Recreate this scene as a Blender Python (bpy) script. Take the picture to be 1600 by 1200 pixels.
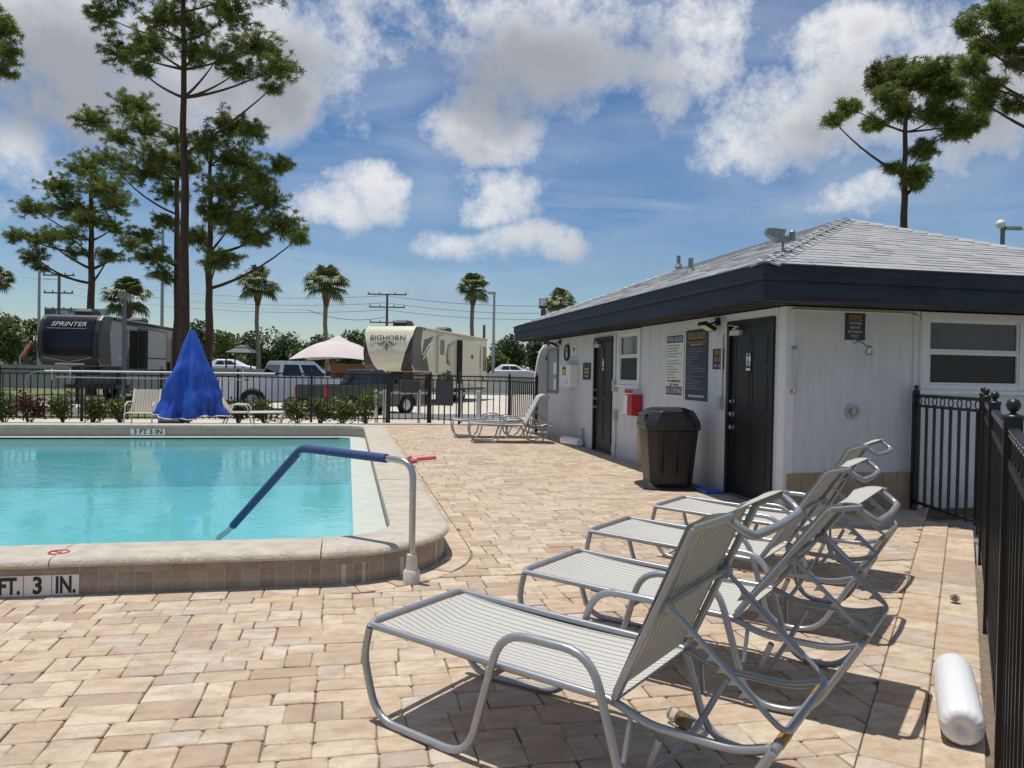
import bpy, bmesh, math, random
import numpy as np
from mathutils import Vector, Matrix, noise
random.seed(7)
RNG = random.Random(11)
for o in list(bpy.data.objects): bpy.data.objects.remove(o)
S = bpy.context.scene
COL = S.collection
PI = math.pi
# ------------------------------------------------------------------ camera
CAM_H = 1.55
FPX = 1220.1                      # focal length in photograph pixels (1600 wide)
YAW, PITCH, ROLL = .2073, .0151, -.0178
cf = Vector((math.sin(YAW)*math.cos(PITCH), math.cos(YAW)*math.cos(PITCH), -math.sin(PITCH)))
r0 = Vector((math.cos(YAW), -math.sin(YAW), 0)); u0 = r0.cross(cf)
cr = r0*math.cos(ROLL) - u0*math.sin(ROLL); cu = u0*math.cos(ROLL) + r0*math.sin(ROLL)
cam_d = bpy.data.cameras.new('camera'); cam = bpy.data.objects.new('camera', cam_d); COL.objects.link(cam)
cam_d.sensor_width = 36; cam_d.lens = FPX/1600*36; cam_d.clip_start = .05; cam_d.clip_end = 2000
mw = Matrix((cr, cu, -cf)).transposed().to_4x4(); mw.translation = (0, 0, CAM_H); cam.matrix_world = mw
S.camera = cam
def ray(px, py): return cf + cr*((px-800)/FPX) + cu*((600-py)/FPX)
def at(px, py, d):               # a point d metres ahead
    return Vector((0, 0, CAM_H)) + ray(px, py)*d
def gnd(px, py, z=0):
    r = ray(px, py); return Vector((0, 0, CAM_H)) + r*((z-CAM_H)/r.z)
def proj(p):
    q = Vector(p)-Vector((0, 0, CAM_H)); d = q.dot(cf)
    return (800+FPX*q.dot(cr)/d, 600-FPX*q.dot(cu)/d, d)
# ------------------------------------------------------------------ sky, sun, exposure
SUN_EL, SUN_AZ = math.radians(80), math.radians(-50)     # azimuth from +Y towards +X
W = bpy.data.worlds.new('World'); S.world = W; W.use_nodes = True
def build_sky():
    nt = W.node_tree; nt.nodes.clear(); L = nt.links.new
    out = nt.nodes.new('ShaderNodeOutputWorld'); bg = nt.nodes.new('ShaderNodeBackground'); bg.inputs[1].default_value = .115
    sky = nt.nodes.new('ShaderNodeTexSky'); sky.sky_type = 'NISHITA'; sky.sun_disc = False
    sky.sun_elevation = SUN_EL; sky.sun_rotation = SUN_AZ; sky.air_density = 1.0; sky.dust_density = .25; sky.ozone_density = 3.5
    tc = nt.nodes.new('ShaderNodeTexCoord')
    def math_(op, a, b=None, c=None, clamp=False):
        n = nt.nodes.new('ShaderNodeMath'); n.operation = op; n.use_clamp = clamp
        for i, v in enumerate((a, b, c)):
            if v is None: continue
            if isinstance(v, (int, float)): n.inputs[i].default_value = v
            else: L(v, n.inputs[i])
        return n.outputs[0]
    def noise_(scale, detail, rough, vec, dist=0):
        n = nt.nodes.new('ShaderNodeTexNoise'); n.inputs['Scale'].default_value = scale; n.inputs['Detail'].default_value = detail
        n.inputs['Roughness'].default_value = rough; n.inputs['Distortion'].default_value = dist; L(vec, n.inputs['Vector']); return n
    # world azimuth / elevation, warped by noise so cloud edges billow
    gen = tc.outputs['Generated']
    nw = noise_(6, 2, .6, gen)
    sp = nt.nodes.new('ShaderNodeSeparateXYZ'); L(gen, sp.inputs[0])
    az = math_('ARCTAN2', sp.outputs[0], sp.outputs[1]); el = math_('ARCSINE', sp.outputs[2])
    cb = nt.nodes.new('ShaderNodeCombineXYZ'); L(az, cb.inputs[0]); L(el, cb.inputs[1])
    sub = nt.nodes.new('ShaderNodeVectorMath'); sub.operation = 'MULTIPLY_ADD'; L(nw.outputs['Color'], sub.inputs[0]); sub.inputs[1].default_value = (.13, .13, 0); L(cb.outputs[0], sub.inputs[2])
    cl = []
    def px(x, y, rx, ry, th):
        d = ray(x, y).normalized(); cl.append((math.atan2(d.x, d.y)+.065, math.asin(d.z)+.065, rx/FPX, ry/FPX, th))
    px(110, 85, 270, 125, 1.0); px(400, 95, 190, 110, .85); px(15, 225, 95, 75, .15); px(530, 70, 80, 100, .25)
    px(870, 85, 260, 125, 1.0); px(740, 205, 110, 55, .5); px(1090, 60, 90, 80, .3)
    px(1330, 150, 210, 100, .7); px(1160, 228, 85, 45, .15); px(1520, 130, 150, 110, .7); px(1330, 55, 150, 60, .3)
    px(560, 290, 70, 40, .1); px(515, 322, 62, 34, .25); px(775, 312, 70, 42, .1); px(735, 390, 100, 32, .35); px(820, 378, 70, 34, .3); px(1335, 303, 70, 32, .15)
    field = None; thick = None
    for a0, e0, rx, ry, th in cl:
        df = nt.nodes.new('ShaderNodeVectorMath'); df.operation = 'SUBTRACT'; L(sub.outputs[0], df.inputs[0]); df.inputs[1].default_value = (a0, e0, 0)
        ml = nt.nodes.new('ShaderNodeVectorMath'); ml.operation = 'MULTIPLY'; L(df.outputs[0], ml.inputs[0]); ml.inputs[1].default_value = (1/rx, 1/ry, 0)
        dt = nt.nodes.new('ShaderNodeVectorMath'); dt.operation = 'DOT_PRODUCT'; L(ml.outputs[0], dt.inputs[0]); L(ml.outputs[0], dt.inputs[1])
        amp = .62 if rx < .09 else 1.0; f = math_('MAXIMUM', math_('MULTIPLY_ADD', dt.outputs['Value'], -amp, amp), -1.2)
        field = f if field is None else math_('MAXIMUM', field, f)
        lo = nt.nodes.new('ShaderNodeVectorMath'); lo.operation = 'DOT_PRODUCT'; L(ml.outputs[0], lo.inputs[0]); lo.inputs[1].default_value = (0, -.55, 0)
        t = math_('MULTIPLY', math_('ADD', f, lo.outputs['Value']), max(th, .25)); thick = t if thick is None else math_('MAXIMUM', thick, t)
    n1 = noise_(10, 8, .68, gen); n3 = noise_(3.4, 3, .6, gen)
    # the rest of the sky carries the same broken cumulus
    away = nt.nodes.new('ShaderNodeVectorMath'); away.operation = 'DOT_PRODUCT'; L(gen, away.inputs[0]); away.inputs[1].default_value = cf
    om = nt.nodes.new('ShaderNodeMapRange'); L(away.outputs['Value'], om.inputs[0]); om.inputs[1].default_value = .78; om.inputs[2].default_value = .66
    gl = nt.nodes.new('ShaderNodeMapRange'); L(n3.outputs['Fac'], gl.inputs[0]); gl.inputs[1].default_value = .36; gl.inputs[2].default_value = .62; gl.inputs[3].default_value = -1.2
    g2 = math_('SUBTRACT', gl.outputs[0], math_('MULTIPLY', math_('SUBTRACT', 1, om.outputs[0]), 2.2))
    field = math_('MAXIMUM', field, g2); thick = math_('MAXIMUM', thick, math_('MULTIPLY', g2, .8))
    e = math_('MULTIPLY_ADD', math_('SUBTRACT', n1.outputs['Fac'], .5), 3.8, field)
    dens = nt.nodes.new('ShaderNodeMapRange'); dens.interpolation_type = 'SMOOTHSTEP'; L(e, dens.inputs[0]); dens.inputs[1].default_value = -.28; dens.inputs[2].default_value = 1.0
    dens_o = dens.outputs[0]
    mp = nt.nodes.new('ShaderNodeMapping'); L(gen, mp.inputs[0]); mp.inputs['Scale'].default_value = (1.2, 1.2, 6)
    n4 = noise_(2.6, 3, .6, mp.outputs[0], .6)
    veil = nt.nodes.new('ShaderNodeMapRange'); L(n4.outputs['Fac'], veil.inputs[0]); veil.inputs[1].default_value = .40; veil.inputs[2].default_value = .82; veil.inputs[4].default_value = .36
    dmax = math_('MAXIMUM', dens_o, veil.outputs[0])
    th2 = math_('MULTIPLY_ADD', math_('SUBTRACT', n3.outputs['Fac'], .5), 1.3, thick)
    th2 = math_('MULTIPLY_ADD', math_('SUBTRACT', n1.outputs['Fac'], .5), 1.1, th2)
    shade = nt.nodes.new('ShaderNodeMapRange'); shade.interpolation_type = 'SMOOTHSTEP'; L(th2, shade.inputs[0]); shade.inputs[1].default_value = .1; shade.inputs[2].default_value = 1.0
    cm = nt.nodes.new('ShaderNodeMix'); cm.data_type = 'RGBA'; L(shade.outputs[0], cm.inputs[0]); cm.inputs[6].default_value = (7.2, 7.25, 7.35, 1); cm.inputs[7].default_value = (3.1, 3.3, 3.7, 1)
    hs = nt.nodes.new('ShaderNodeHueSaturation'); L(sky.outputs[0], hs.inputs['Color']); hs.inputs['Saturation'].default_value = 1.2; hs.inputs['Hue'].default_value = .503; hs.inputs['Value'].default_value = .8
    mx = nt.nodes.new('ShaderNodeMix'); mx.data_type = 'RGBA'; L(dmax, mx.inputs[0]); L(hs.outputs[0], mx.inputs[6]); L(cm.outputs[2], mx.inputs[7])
    L(mx.outputs[2], bg.inputs[0]); L(bg.outputs[0], out.inputs[0])
build_sky()
W.cycles.sampling_method = 'MANUAL'; W.cycles.sample_map_resolution = 512
sl = bpy.data.lights.new('sun', 'SUN'); sl.energy = 4.0; sl.angle = math.radians(.55); sl.color = (1, .955, .88)
sun = bpy.data.objects.new('sun', sl); COL.objects.link(sun)
sd = Vector((math.sin(SUN_AZ)*math.cos(SUN_EL), math.cos(SUN_AZ)*math.cos(SUN_EL), math.sin(SUN_EL)))
sun.rotation_euler = sd.to_track_quat('Z', 'Y').to_euler()
S.view_settings.view_transform = 'Standard'; S.view_settings.look = 'None'; S.view_settings.gamma = 1; S.view_settings.exposure = 0.0
S.view_settings.use_curve_mapping = False
S.cycles.max_bounces = 5; S.cycles.diffuse_bounces = 3; S.cycles.glossy_bounces = 3; S.cycles.transparent_max_bounces = 10; S.cycles.use_denoising = True
# ------------------------------------------------------------------ mesh helpers
class MB:
    def __init__(s): s.v = []; s.f = []
    def face(s, pts):
        i = len(s.v); s.v += [tuple(p) for p in pts]; s.f.append(tuple(range(i, i+len(pts)))); return s
    def box(s, x0, y0, z0, x1, y1, z1, m=None):
        i = len(s.v); p = [Vector((x, y, z)) for z in (z0, z1) for x, y in ((x0, y0), (x1, y0), (x1, y1), (x0, y1))]
        if m is not None: p = [m @ q for q in p]
        s.v += [tuple(q) for q in p]
        s.f += [tuple(i+k for k in f) for f in ((3, 2, 1, 0), (4, 5, 6, 7), (0, 1, 5, 4), (1, 2, 6, 5), (2, 3, 7, 6), (3, 0, 4, 7))]; return s
    def bar(s, a, b, w, t=None, up=(0, 0, 1)):
        a = Vector(a); b = Vector(b); t = t or w; d = (b-a).normalized(); x = d.cross(Vector(up))
        if x.length < 1e-4: x = d.cross(Vector((1, 0, 0)))
        x.normalize(); y = x.cross(d); i = len(s.v)
        for p in (a, b):
            for sx, sy in ((-1, -1), (1, -1), (1, 1), (-1, 1)): s.v.append(tuple(p+x*(sx*w/2)+y*(sy*t/2)))
        s.f += [tuple(i+k for k in f) for f in ((3, 2, 1, 0), (4, 5, 6, 7), (0, 1, 5, 4), (1, 2, 6, 5), (2, 3, 7, 6), (3, 0, 4, 7))]; return s
    def tube(s, pts, r, n=8, closed=False, caps=True):
        pts = [Vector(p) for p in pts]; m = len(pts); i0 = len(s.v); rs = r if isinstance(r, (list, tuple)) else [r]*m
        t0 = (pts[1]-pts[0]).normalized(); nx = t0.cross(Vector((0, 0, 1)))
        if nx.length < 1e-3: nx = t0.cross(Vector((0, 1, 0)))
        nx.normalize(); pt = t0
        for k, p in enumerate(pts):
            if closed: t = (pts[(k+1) % m]-pts[k-1]).normalized()
            elif k == 0: t = t0
            elif k == m-1: t = (pts[k]-pts[k-1]).normalized()
            else: t = ((pts[k+1]-p).normalized()+(p-pts[k-1]).normalized()); t = t.normalized() if t.length > 1e-5 else pt
            ax = pt.cross(t)
            if ax.length > 1e-6: nx = Matrix.Rotation(pt.angle(t), 3, ax.normalized()) @ nx
            nx = (nx-t*nx.dot(t)).normalized(); pt = t; ny = t.cross(nx)
            for j in range(n):
                a = 2*PI*j/n; s.v.append(tuple(p+(nx*math.cos(a)+ny*math.sin(a))*rs[k]))
        for k in range(m if closed else m-1):
            k2 = (k+1) % m
            for j in range(n):
                j2 = (j+1) % n; s.f.append((i0+k*n+j, i0+k*n+j2, i0+k2*n+j2, i0+k2*n+j))
        if caps and not closed:
            s.f.append(tuple(i0+j for j in range(n-1, -1, -1))); s.f.append(tuple(i0+(m-1)*n+j for j in range(n)))
        return s
    def lathe(s, prof, n=16, c=(0, 0, 0), m=None, caps=True):
        i0 = len(s.v); c = Vector(c)
        for r, z in prof:
            for j in range(n):
                a = 2*PI*j/n; p = Vector((r*math.cos(a), r*math.sin(a), z))
                if m is not None: p = m @ p
                s.v.append(tuple(p+c))
        for k in range(len(prof)-1):
            for j in range(n):
                j2 = (j+1) % n; s.f.append((i0+k*n+j, i0+k*n+j2, i0+(k+1)*n+j2, i0+(k+1)*n+j))
        if caps:
            s.f.append(tuple(i0+j for j in range(n-1, -1, -1))); k = len(prof)-1; s.f.append(tuple(i0+k*n+j for j in range(n)))
        return s
    def prism(s, poly, a, b, f):
        """poly: 2D points; f(u, v, w) -> 3D; extruded over w from a to b"""
        i = len(s.v); n = len(poly)
        for w in (a, b): s.v += [tuple(f(u, v, w)) for u, v in poly]
        s.f.append(tuple(i+k for k in range(n-1, -1, -1))); s.f.append(tuple(i+n+k for k in range(n)))
        for k in range(n): s.f.append((i+k, i+(k+1) % n, i+n+(k+1) % n, i+n+k))
        return s
    def ball(s, c, r, nu=10, nv=6, sc=(1, 1, 1)):
        pr = [(r*math.sin(PI*k/nv)*1.0+1e-5, -r*math.cos(PI*k/nv)) for k in range(nv+1)]
        return s.lathe(pr, nu, c, Matrix.Diagonal(sc))
    def mesh(s, name, smooth=False):
        me = bpy.data.meshes.new(name); me.from_pydata(s.v, [], s.f)
        if smooth: me.polygons.foreach_set('use_smooth', [True]*len(me.polygons))
        me.update(); return me
    def build(s, name, mat=None, parent=None, smooth=False, fix=True, loc=None):
        me = s.mesh(name, smooth)
        if fix:
            bm = bmesh.new(); bm.from_mesh(me); bmesh.ops.recalc_face_normals(bm, faces=bm.faces); bm.to_mesh(me); bm.free()
        if smooth:
            try: me.set_sharp_from_angle(angle=math.radians(42))
            except Exception: pass
        return link(name, me, mat, parent, loc)
def link(name, me, mat=None, parent=None, loc=None):
    o = bpy.data.objects.new(name, me); COL.objects.link(o)
    if mat is not None and not me.materials: me.materials.append(mat)
    if parent is not None: o.parent = parent
    if loc is not None: o.location = loc
    return o
def tag(o, label=None, cat=None, group=None, kind=None):
    if label: o['label'] = label
    if cat: o['category'] = cat
    if group: o['group'] = group
    if kind: o['kind'] = kind
    return o
def empty(name, loc=(0, 0, 0), rz=0, label=None, cat=None, group=None):
    o = bpy.data.objects.new(name, None); COL.objects.link(o); o.location = loc; o.rotation_euler = (0, 0, rz); o.empty_display_size = .1
    return tag(o, label, cat, group)
def copy_tree(o, parent=None):
    c = o.copy(); COL.objects.link(c)
    if parent is not None: c.parent = parent
    for ch in list(o.children): copy_tree(ch, c)
    return c
def bevel(o, w=.01, seg=2):
    m = o.modifiers.new('b', 'BEVEL'); m.width = w; m.segments = seg; m.limit_method = 'ANGLE'; m.angle_limit = math.radians(40); return o
def fillet(pts, r, n=5):
    pts = [Vector(p) for p in pts]; out = [pts[0]]
    for k in range(1, len(pts)-1):
        p = pts[k]; a = pts[k-1]-p; b = pts[k+1]-p; d = min(r, a.length*.48, b.length*.48)
        A = p+a.normalized()*d; B = p+b.normalized()*d
        for i in range(n+1):
            t = i/n; out.append(A*(1-t)**2+p*(2*t*(1-t))+B*t*t)
    out.append(pts[-1]); return out
# ------------------------------------------------------------------ materials
MATS = {}
def M(name, col, rough=.6, metal=0., var=0., vscale=6., bump=0., bscale=60., spec=.5, col2=None, stretch=None, coat=0, ior=None, detail=5):
    if name in MATS: return MATS[name]
    m = bpy.data.materials.new(name); m.use_nodes = True; nt = m.node_tree; L = nt.links.new; b = nt.nodes['Principled BSDF']
    b.inputs['Base Color'].default_value = (*col, 1); b.inputs['Roughness'].default_value = rough; b.inputs['Metallic'].default_value = metal
    b.inputs['Specular IOR Level'].default_value = spec; b.inputs['Coat Weight'].default_value = coat
    if var or bump:
        tc = nt.nodes.new('ShaderNodeTexCoord'); vec = tc.outputs['Object']
        if stretch:
            mp = nt.nodes.new('ShaderNodeMapping'); mp.inputs['Scale'].default_value = stretch; L(vec, mp.inputs[0]); vec = mp.outputs[0]
    if var:
        n = nt.nodes.new('ShaderNodeTexNoise'); n.inputs['Scale'].default_value = vscale; n.inputs['Detail'].default_value = detail; n.inputs['Roughness'].default_value = .6; L(vec, n.inputs['Vector'])
        r = nt.nodes.new('ShaderNodeMapRange'); L(n.outputs['Fac'], r.inputs[0]); r.inputs[1].default_value = .3; r.inputs[2].default_value = .7
        mx = nt.nodes.new('ShaderNodeMix'); mx.data_type = 'RGBA'; L(r.outputs[0], mx.inputs[0])
        c2 = col2 or tuple(c*(1-var) for c in col); mx.inputs[6].default_value = (*col, 1); mx.inputs[7].default_value = (*c2, 1); L(mx.outputs[2], b.inputs['Base Color'])
        r2 = nt.nodes.new('ShaderNodeMapRange'); L(n.outputs['Fac'], r2.inputs[0]); r2.inputs[3].default_value = max(.02, rough-.12); r2.inputs[4].default_value = min(1, rough+.12); L(r2.outputs[0], b.inputs['Roughness'])
    if bump:
        n2 = nt.nodes.new('ShaderNodeTexNoise'); n2.inputs['Scale'].default_value = bscale; n2.inputs['Detail'].default_value = 4; L(vec, n2.inputs['Vector'])
        bp = nt.nodes.new('ShaderNodeBump'); bp.inputs['Strength'].default_value = bump; bp.inputs['Distance'].default_value = .01; L(n2.outputs['Fac'], bp.inputs['Height']); L(bp.outputs[0], b.inputs['Normal'])
    MATS[name] = m; return m
def island_mat(name, stops, rough=.7, mottle=None, mscale=14., mamt=.5, bump=0., bscale=80., trans=0., stretch=None):
    """colour picked per piece (mesh island and object), mottled by noise"""
    m = bpy.data.materials.new(name); m.use_nodes = True; nt = m.node_tree; L = nt.links.new; b = nt.nodes['Principled BSDF']
    g = nt.nodes.new('ShaderNodeNewGeometry'); oi = nt.nodes.new('ShaderNodeObjectInfo')
    ad = nt.nodes.new('ShaderNodeMath'); ad.operation = 'ADD'; L(g.outputs['Random Per Island'], ad.inputs[0]); L(oi.outputs['Random'], ad.inputs[1])
    fr = nt.nodes.new('ShaderNodeMath'); fr.operation = 'FRACT'; L(ad.outputs[0], fr.inputs[0])
    cr_ = nt.nodes.new('ShaderNodeValToRGB'); el = cr_.color_ramp.elements
    while len(el) < len(stops): el.new(.5)
    for e, (p, c) in zip(el, stops): e.position = p; e.color = (*c, 1)
    L(fr.outputs[0], cr_.inputs[0]); col = cr_.outputs[0]; b.inputs['Roughness'].default_value = rough
    vec = g.outputs['Position']
    if stretch:
        mp = nt.nodes.new('ShaderNodeMapping'); mp.inputs['Scale'].default_value = stretch; L(vec, mp.inputs[0]); vec = mp.outputs[0]
    if mottle:
        w = nt.nodes.new('ShaderNodeVectorMath'); w.operation = 'SCALE'; w.inputs[0].default_value = (37, 91, 53); L(fr.outputs[0], w.inputs['Scale'])
        a2 = nt.nodes.new('ShaderNodeVectorMath'); a2.operation = 'ADD'; L(vec, a2.inputs[0]); L(w.outputs[0], a2.inputs[1])
        n = nt.nodes.new('ShaderNodeTexNoise'); n.inputs['Scale'].default_value = mscale; n.inputs['Detail'].default_value = 7; n.inputs['Roughness'].default_value = .68; L(a2.outputs[0], n.inputs['Vector'])
        r = nt.nodes.new('ShaderNodeMapRange'); L(n.outputs['Fac'], r.inputs[0]); r.inputs[1].default_value = .42; r.inputs[2].default_value = .72; r.inputs[4].default_value = mamt
        mx = nt.nodes.new('ShaderNodeMix'); mx.data_type = 'RGBA'; L(r.outputs[0], mx.inputs[0]); L(col, mx.inputs[6]); mx.inputs[7].default_value = (*mottle, 1); col = mx.outputs[2]
    L(col, b.inputs['Base Color'])
    if bump:
        n2 = nt.nodes.new('ShaderNodeTexNoise'); n2.inputs['Scale'].default_value = bscale; n2.inputs['Detail'].default_value = 5; L(g.outputs['Position'], n2.inputs['Vector'])
        bp = nt.nodes.new('ShaderNodeBump'); bp.inputs['Strength'].default_value = bump; bp.inputs['Distance'].default_value = .01; L(n2.outputs['Fac'], bp.inputs['Height']); L(bp.outputs[0], b.inputs['Normal'])
    if trans:
        tr = nt.nodes.new('ShaderNodeBsdfTranslucent'); L(col, tr.inputs[0]); ms = nt.nodes.new('ShaderNodeMixShader'); ms.inputs[0].default_value = trans
        L(b.outputs[0], ms.inputs[1]); L(tr.outputs[0], ms.inputs[2]); L(ms.outputs[0], nt.nodes['Material Output'].inputs[0])
    MATS[name] = m; return m
def text(s, size, name, mat, parent, loc, rot, sx=1, shear=0, align='CENTER', ext=.0008, bold=0):
    cu_ = bpy.data.curves.new(name, 'FONT'); cu_.body = s; cu_.size = size; cu_.align_x = align; cu_.align_y = 'CENTER'; cu_.extrude = ext; cu_.shear = shear; cu_.offset = bold; cu_.resolution_u = 3
    t = bpy.data.objects.new('tmp', cu_); COL.objects.link(t); dg = bpy.context.evaluated_depsgraph_get()
    me = bpy.data.meshes.new_from_object(t.evaluated_get(dg)); bpy.data.objects.remove(t)
    for v in me.vertices: v.co.x *= sx
    me.materials.clear(); o = link(name, me, mat, parent, loc); o.rotation_euler = rot; return o
ROT_A = (PI/2, 0, -PI/2)      # on a wall that faces -X, read from the pool
ROT_B = (PI/2, 0, 0)          # on a wall that faces -Y
# ------------------------------------------------------------------ setting: ground, deck, pool
m_grass = M('grass', (.10, .14, .04), .9, var=.5, vscale=1.5, col2=(.17, .17, .07), bump=.6, bscale=30)
m_asph = M('asphalt', (.14, .14, .14), .9, var=.25, vscale=3, bump=.3, bscale=120)
m_conc = M('concrete', (.62, .56, .47), .85, var=.22, vscale=1.2, bump=.2, bscale=90)
m_sand = M('joint_sand', (.24, .18, .125), .95, var=.4, vscale=25)
GZ = -.14
def sheet(name, x0, y0, x1, y1, z, mat):
    o = MB().face([(x0, y0, z), (x1, y0, z), (x1, y1, z), (x0, y1, z)]).build(name, mat); return tag(o, kind='structure')
gb = MB()
for x0, y0, x1, y1 in ((-500, -300, 500, 6.6), (-500, 6.6, -11, 18), (.1, 6.6, 500, 18), (-500, 18, 500, 900)): gb.face([(x0, y0, GZ), (x1, y0, GZ), (x1, y1, GZ), (x0, y1, GZ)])
tag(gb.build('ground', m_grass, fix=False), kind='structure')
sheet('parking_lot', -5.5, 26.5, 40, 58, GZ+.006, m_conc)
sheet('road', -60, 29, -5.6, 44, GZ+.006, m_asph)
sheet('path', -30, 24.6, 12, 26.3, GZ+.01, m_conc)
sheet('patio', -17, 33.5, -10, 36.5, GZ+.012, m_conc)
b = MB(); b.prism([(59, GZ-.1), (64, .8), (78, .8), (84, GZ-.1)], -200, 200, lambda u, v, w: (w, u, v))
tag(b.build('embankment', m_grass), kind='structure')
sheet('far_road', -200, 66, 200, 76, .806, m_asph)
sheet('gravel', 4.2, -3, 14, 8.05, GZ+.008, M('gravel', (.36, .34, .31), .95, var=.5, vscale=40, bump=1, bscale=60))
# deck slab
FA = Vector((.669, .743)); FN = Vector((.743, -.669))        # direction of the black fence by the loungers, and its outward normal
F_OFF = .16
deck = MB(); f3 = lambda u, v, w: (u, v, w)
deck.prism([(-14, -3), (-.4, -3), (6.3, 6.85), (6.45, 5.9+1.2), (-14, 5.9)][:1]+[(-.4, -3), (5.4, 5.9), (-14, 5.9)], GZ-.02, -.014, f3)
deck.prism([(.7, 5.9), (5.4, 5.9), (6.3, 6.85), (6.6, 8.3), (12, 8.3), (12, 22.4), (4.6, 22.4), (2.5, 23.05), (.7, 23.05)], GZ-.02, -.014, f3)
deck.prism([(-14, 18.7), (.7, 18.7), (.7, 23.05), (-14, 23.05)], GZ-.02, -.014, f3)
deck = tag(deck.build('pool_deck', m_sand), kind='structure')
# pool outline
PX0, PX1, PY0, PY1, PR = -11.5, .83, 5.72, 18.88, 1.0
def outline(d, n=10, r=PR):
    """clockwise-free rounded outline inset by d; starts on the near side, left"""
    x0, x1, y0, y1 = PX0+d, PX1-d, PY0+d, PY1-d; r = max(r-d, .12); p = []
    for cx, cy, a0 in ((x1-r, y0+r, -90), (x1-r, y1-r, 0), (x0+r, y1-r, 90), (x0+r, y0+r, 180)):
        for k in range(n+1):
            a = math.radians(a0+90*k/n); p.append(Vector((cx+r*math.cos(a), cy+r*math.sin(a))))
    return p
def resample(p, step, closed=True):
    q = p+[p[0]] if closed else p; out = []; acc = 0; nxt = 0
    for a, b in zip(q, q[1:]):
        l = (b-a).length
        while nxt <= acc+l-1e-9:
            out.append(a+(b-a)*((nxt-acc)/l)); nxt += step
        acc += l
    return out
def signed_pool(p):              # distance outside the pool outline (positive outside)
    cx, cy = (PX0+PX1)/2, (PY0+PY1)/2; qx = abs(p[0]-cx)-((PX1-PX0)/2-PR); qy = abs(p[1]-cy)-((PY1-PY0)/2-PR)
    return math.hypot(max(qx, 0), max(qy, 0))+min(max(qx, qy), 0)-PR
def pool_normal(p):
    e = 1e-3; g = Vector((signed_pool((p[0]+e, p[1]))-signed_pool((p[0]-e, p[1])), signed_pool((p[0], p[1]+e))-signed_pool((p[0], p[1]-e))))
    return g.normalized()
def clip(poly, n, c):            # keep n.p >= c
    out = []
    for a, b in zip(poly, poly[1:]+poly[:1]):
        da, db = n.dot(a)-c, n.dot(b)-c
        if da >= 0: out.append(a)
        if da*db < 0: out.append(a+(b-a)*(da/(da-db)))
    return out
def area(poly): return abs(sum(a.x*b.y-b.x*a.y for a, b in zip(poly, poly[1:]+poly[:1])))/2
m_paver = island_mat('paver', [(0, (.57, .46, .335)), (.16, (.62, .525, .40)), (.3, (.49, .365, .255)), (.42, (.60, .49, .355)), (.54, (.41, .305, .22)), (.66, (.54, .475, .395)), (.8, (.61, .51, .38)), (.9, (.54, .415, .295)), (1, (.45, .385, .31))], .88, mottle=(.36, .235, .155), mscale=7, mamt=.9, bump=.5, bscale=130, stretch=(1, 1.7, 1))
nt_ = m_paver.node_tree; b_ = nt_.nodes['Principled BSDF']; src_ = b_.inputs['Base Color'].links[0].from_socket
g_ = nt_.nodes.new('ShaderNodeNewGeometry'); n_ = nt_.nodes.new('ShaderNodeTexNoise'); n_.inputs['Scale'].default_value = 1.1; n_.inputs['Detail'].default_value = 9; n_.inputs['Roughness'].default_value = .7; nt_.links.new(g_.outputs['Position'], n_.inputs['Vector'])
n2_ = nt_.nodes.new('ShaderNodeTexNoise'); n2_.inputs['Scale'].default_value = 55; n2_.inputs['Detail'].default_value = 4; n2_.inputs['Roughness'].default_value = .8; nt_.links.new(g_.outputs['Position'], n2_.inputs['Vector'])
def stain(src, noise_, lo, hi, amt, colr):                 # foot traffic dirt and fine speckle
    r_ = nt_.nodes.new('ShaderNodeMapRange'); nt_.links.new(noise_.outputs['Fac'], r_.inputs[0]); r_.inputs[1].default_value = lo; r_.inputs[2].default_value = hi; r_.inputs[4].default_value = amt
    m_ = nt_.nodes.new('ShaderNodeMix'); m_.data_type = 'RGBA'; nt_.links.new(r_.outputs[0], m_.inputs[0]); nt_.links.new(src, m_.inputs[6]); m_.inputs[7].default_value = (*colr, 1); return m_.outputs[2]
q_ = stain(src_, n_, .50, .74, .55, (.30, .235, .175)); q_ = stain(q_, n2_, .56, .72, .45, (.26, .20, .15)); nt_.links.new(q_, b_.inputs['Base Color'])
RING = .24
pieces = []
BORDER = .46                      # straight course along the fence
def lay(poly):
    c = sum(poly, Vector((0, 0)))/len(poly)
    # border line by the fence: outside normal FN
    lim = F_OFF-.05-BORDER
    if max(FN.dot(p) for p in poly) > lim:
        poly = clip(poly, -FN, -lim)
        if len(poly) < 3: return
    sdist = min(signed_pool(p) for p in poly)
    if sdist < RING:
        c = sum(poly, Vector((0, 0)))/len(poly)
        if signed_pool(c) < RING-.12: return
        n = pool_normal(c); base = c-n*(signed_pool(c)-RING); poly = clip(poly, n, n.dot(base))
        if len(poly) < 3: return
    if any(p.x > 4.93 and p.y > 8.2 for p in poly):
        poly = clip(poly, Vector((-1, 0)), -4.95) if min(p.y for p in poly) > 8.1 else clip(poly, Vector((0, -1)), -8.16)
        if len(poly) < 3: return
    if area(poly) > .004: pieces.append(poly)
rp = random.Random(3)
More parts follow.
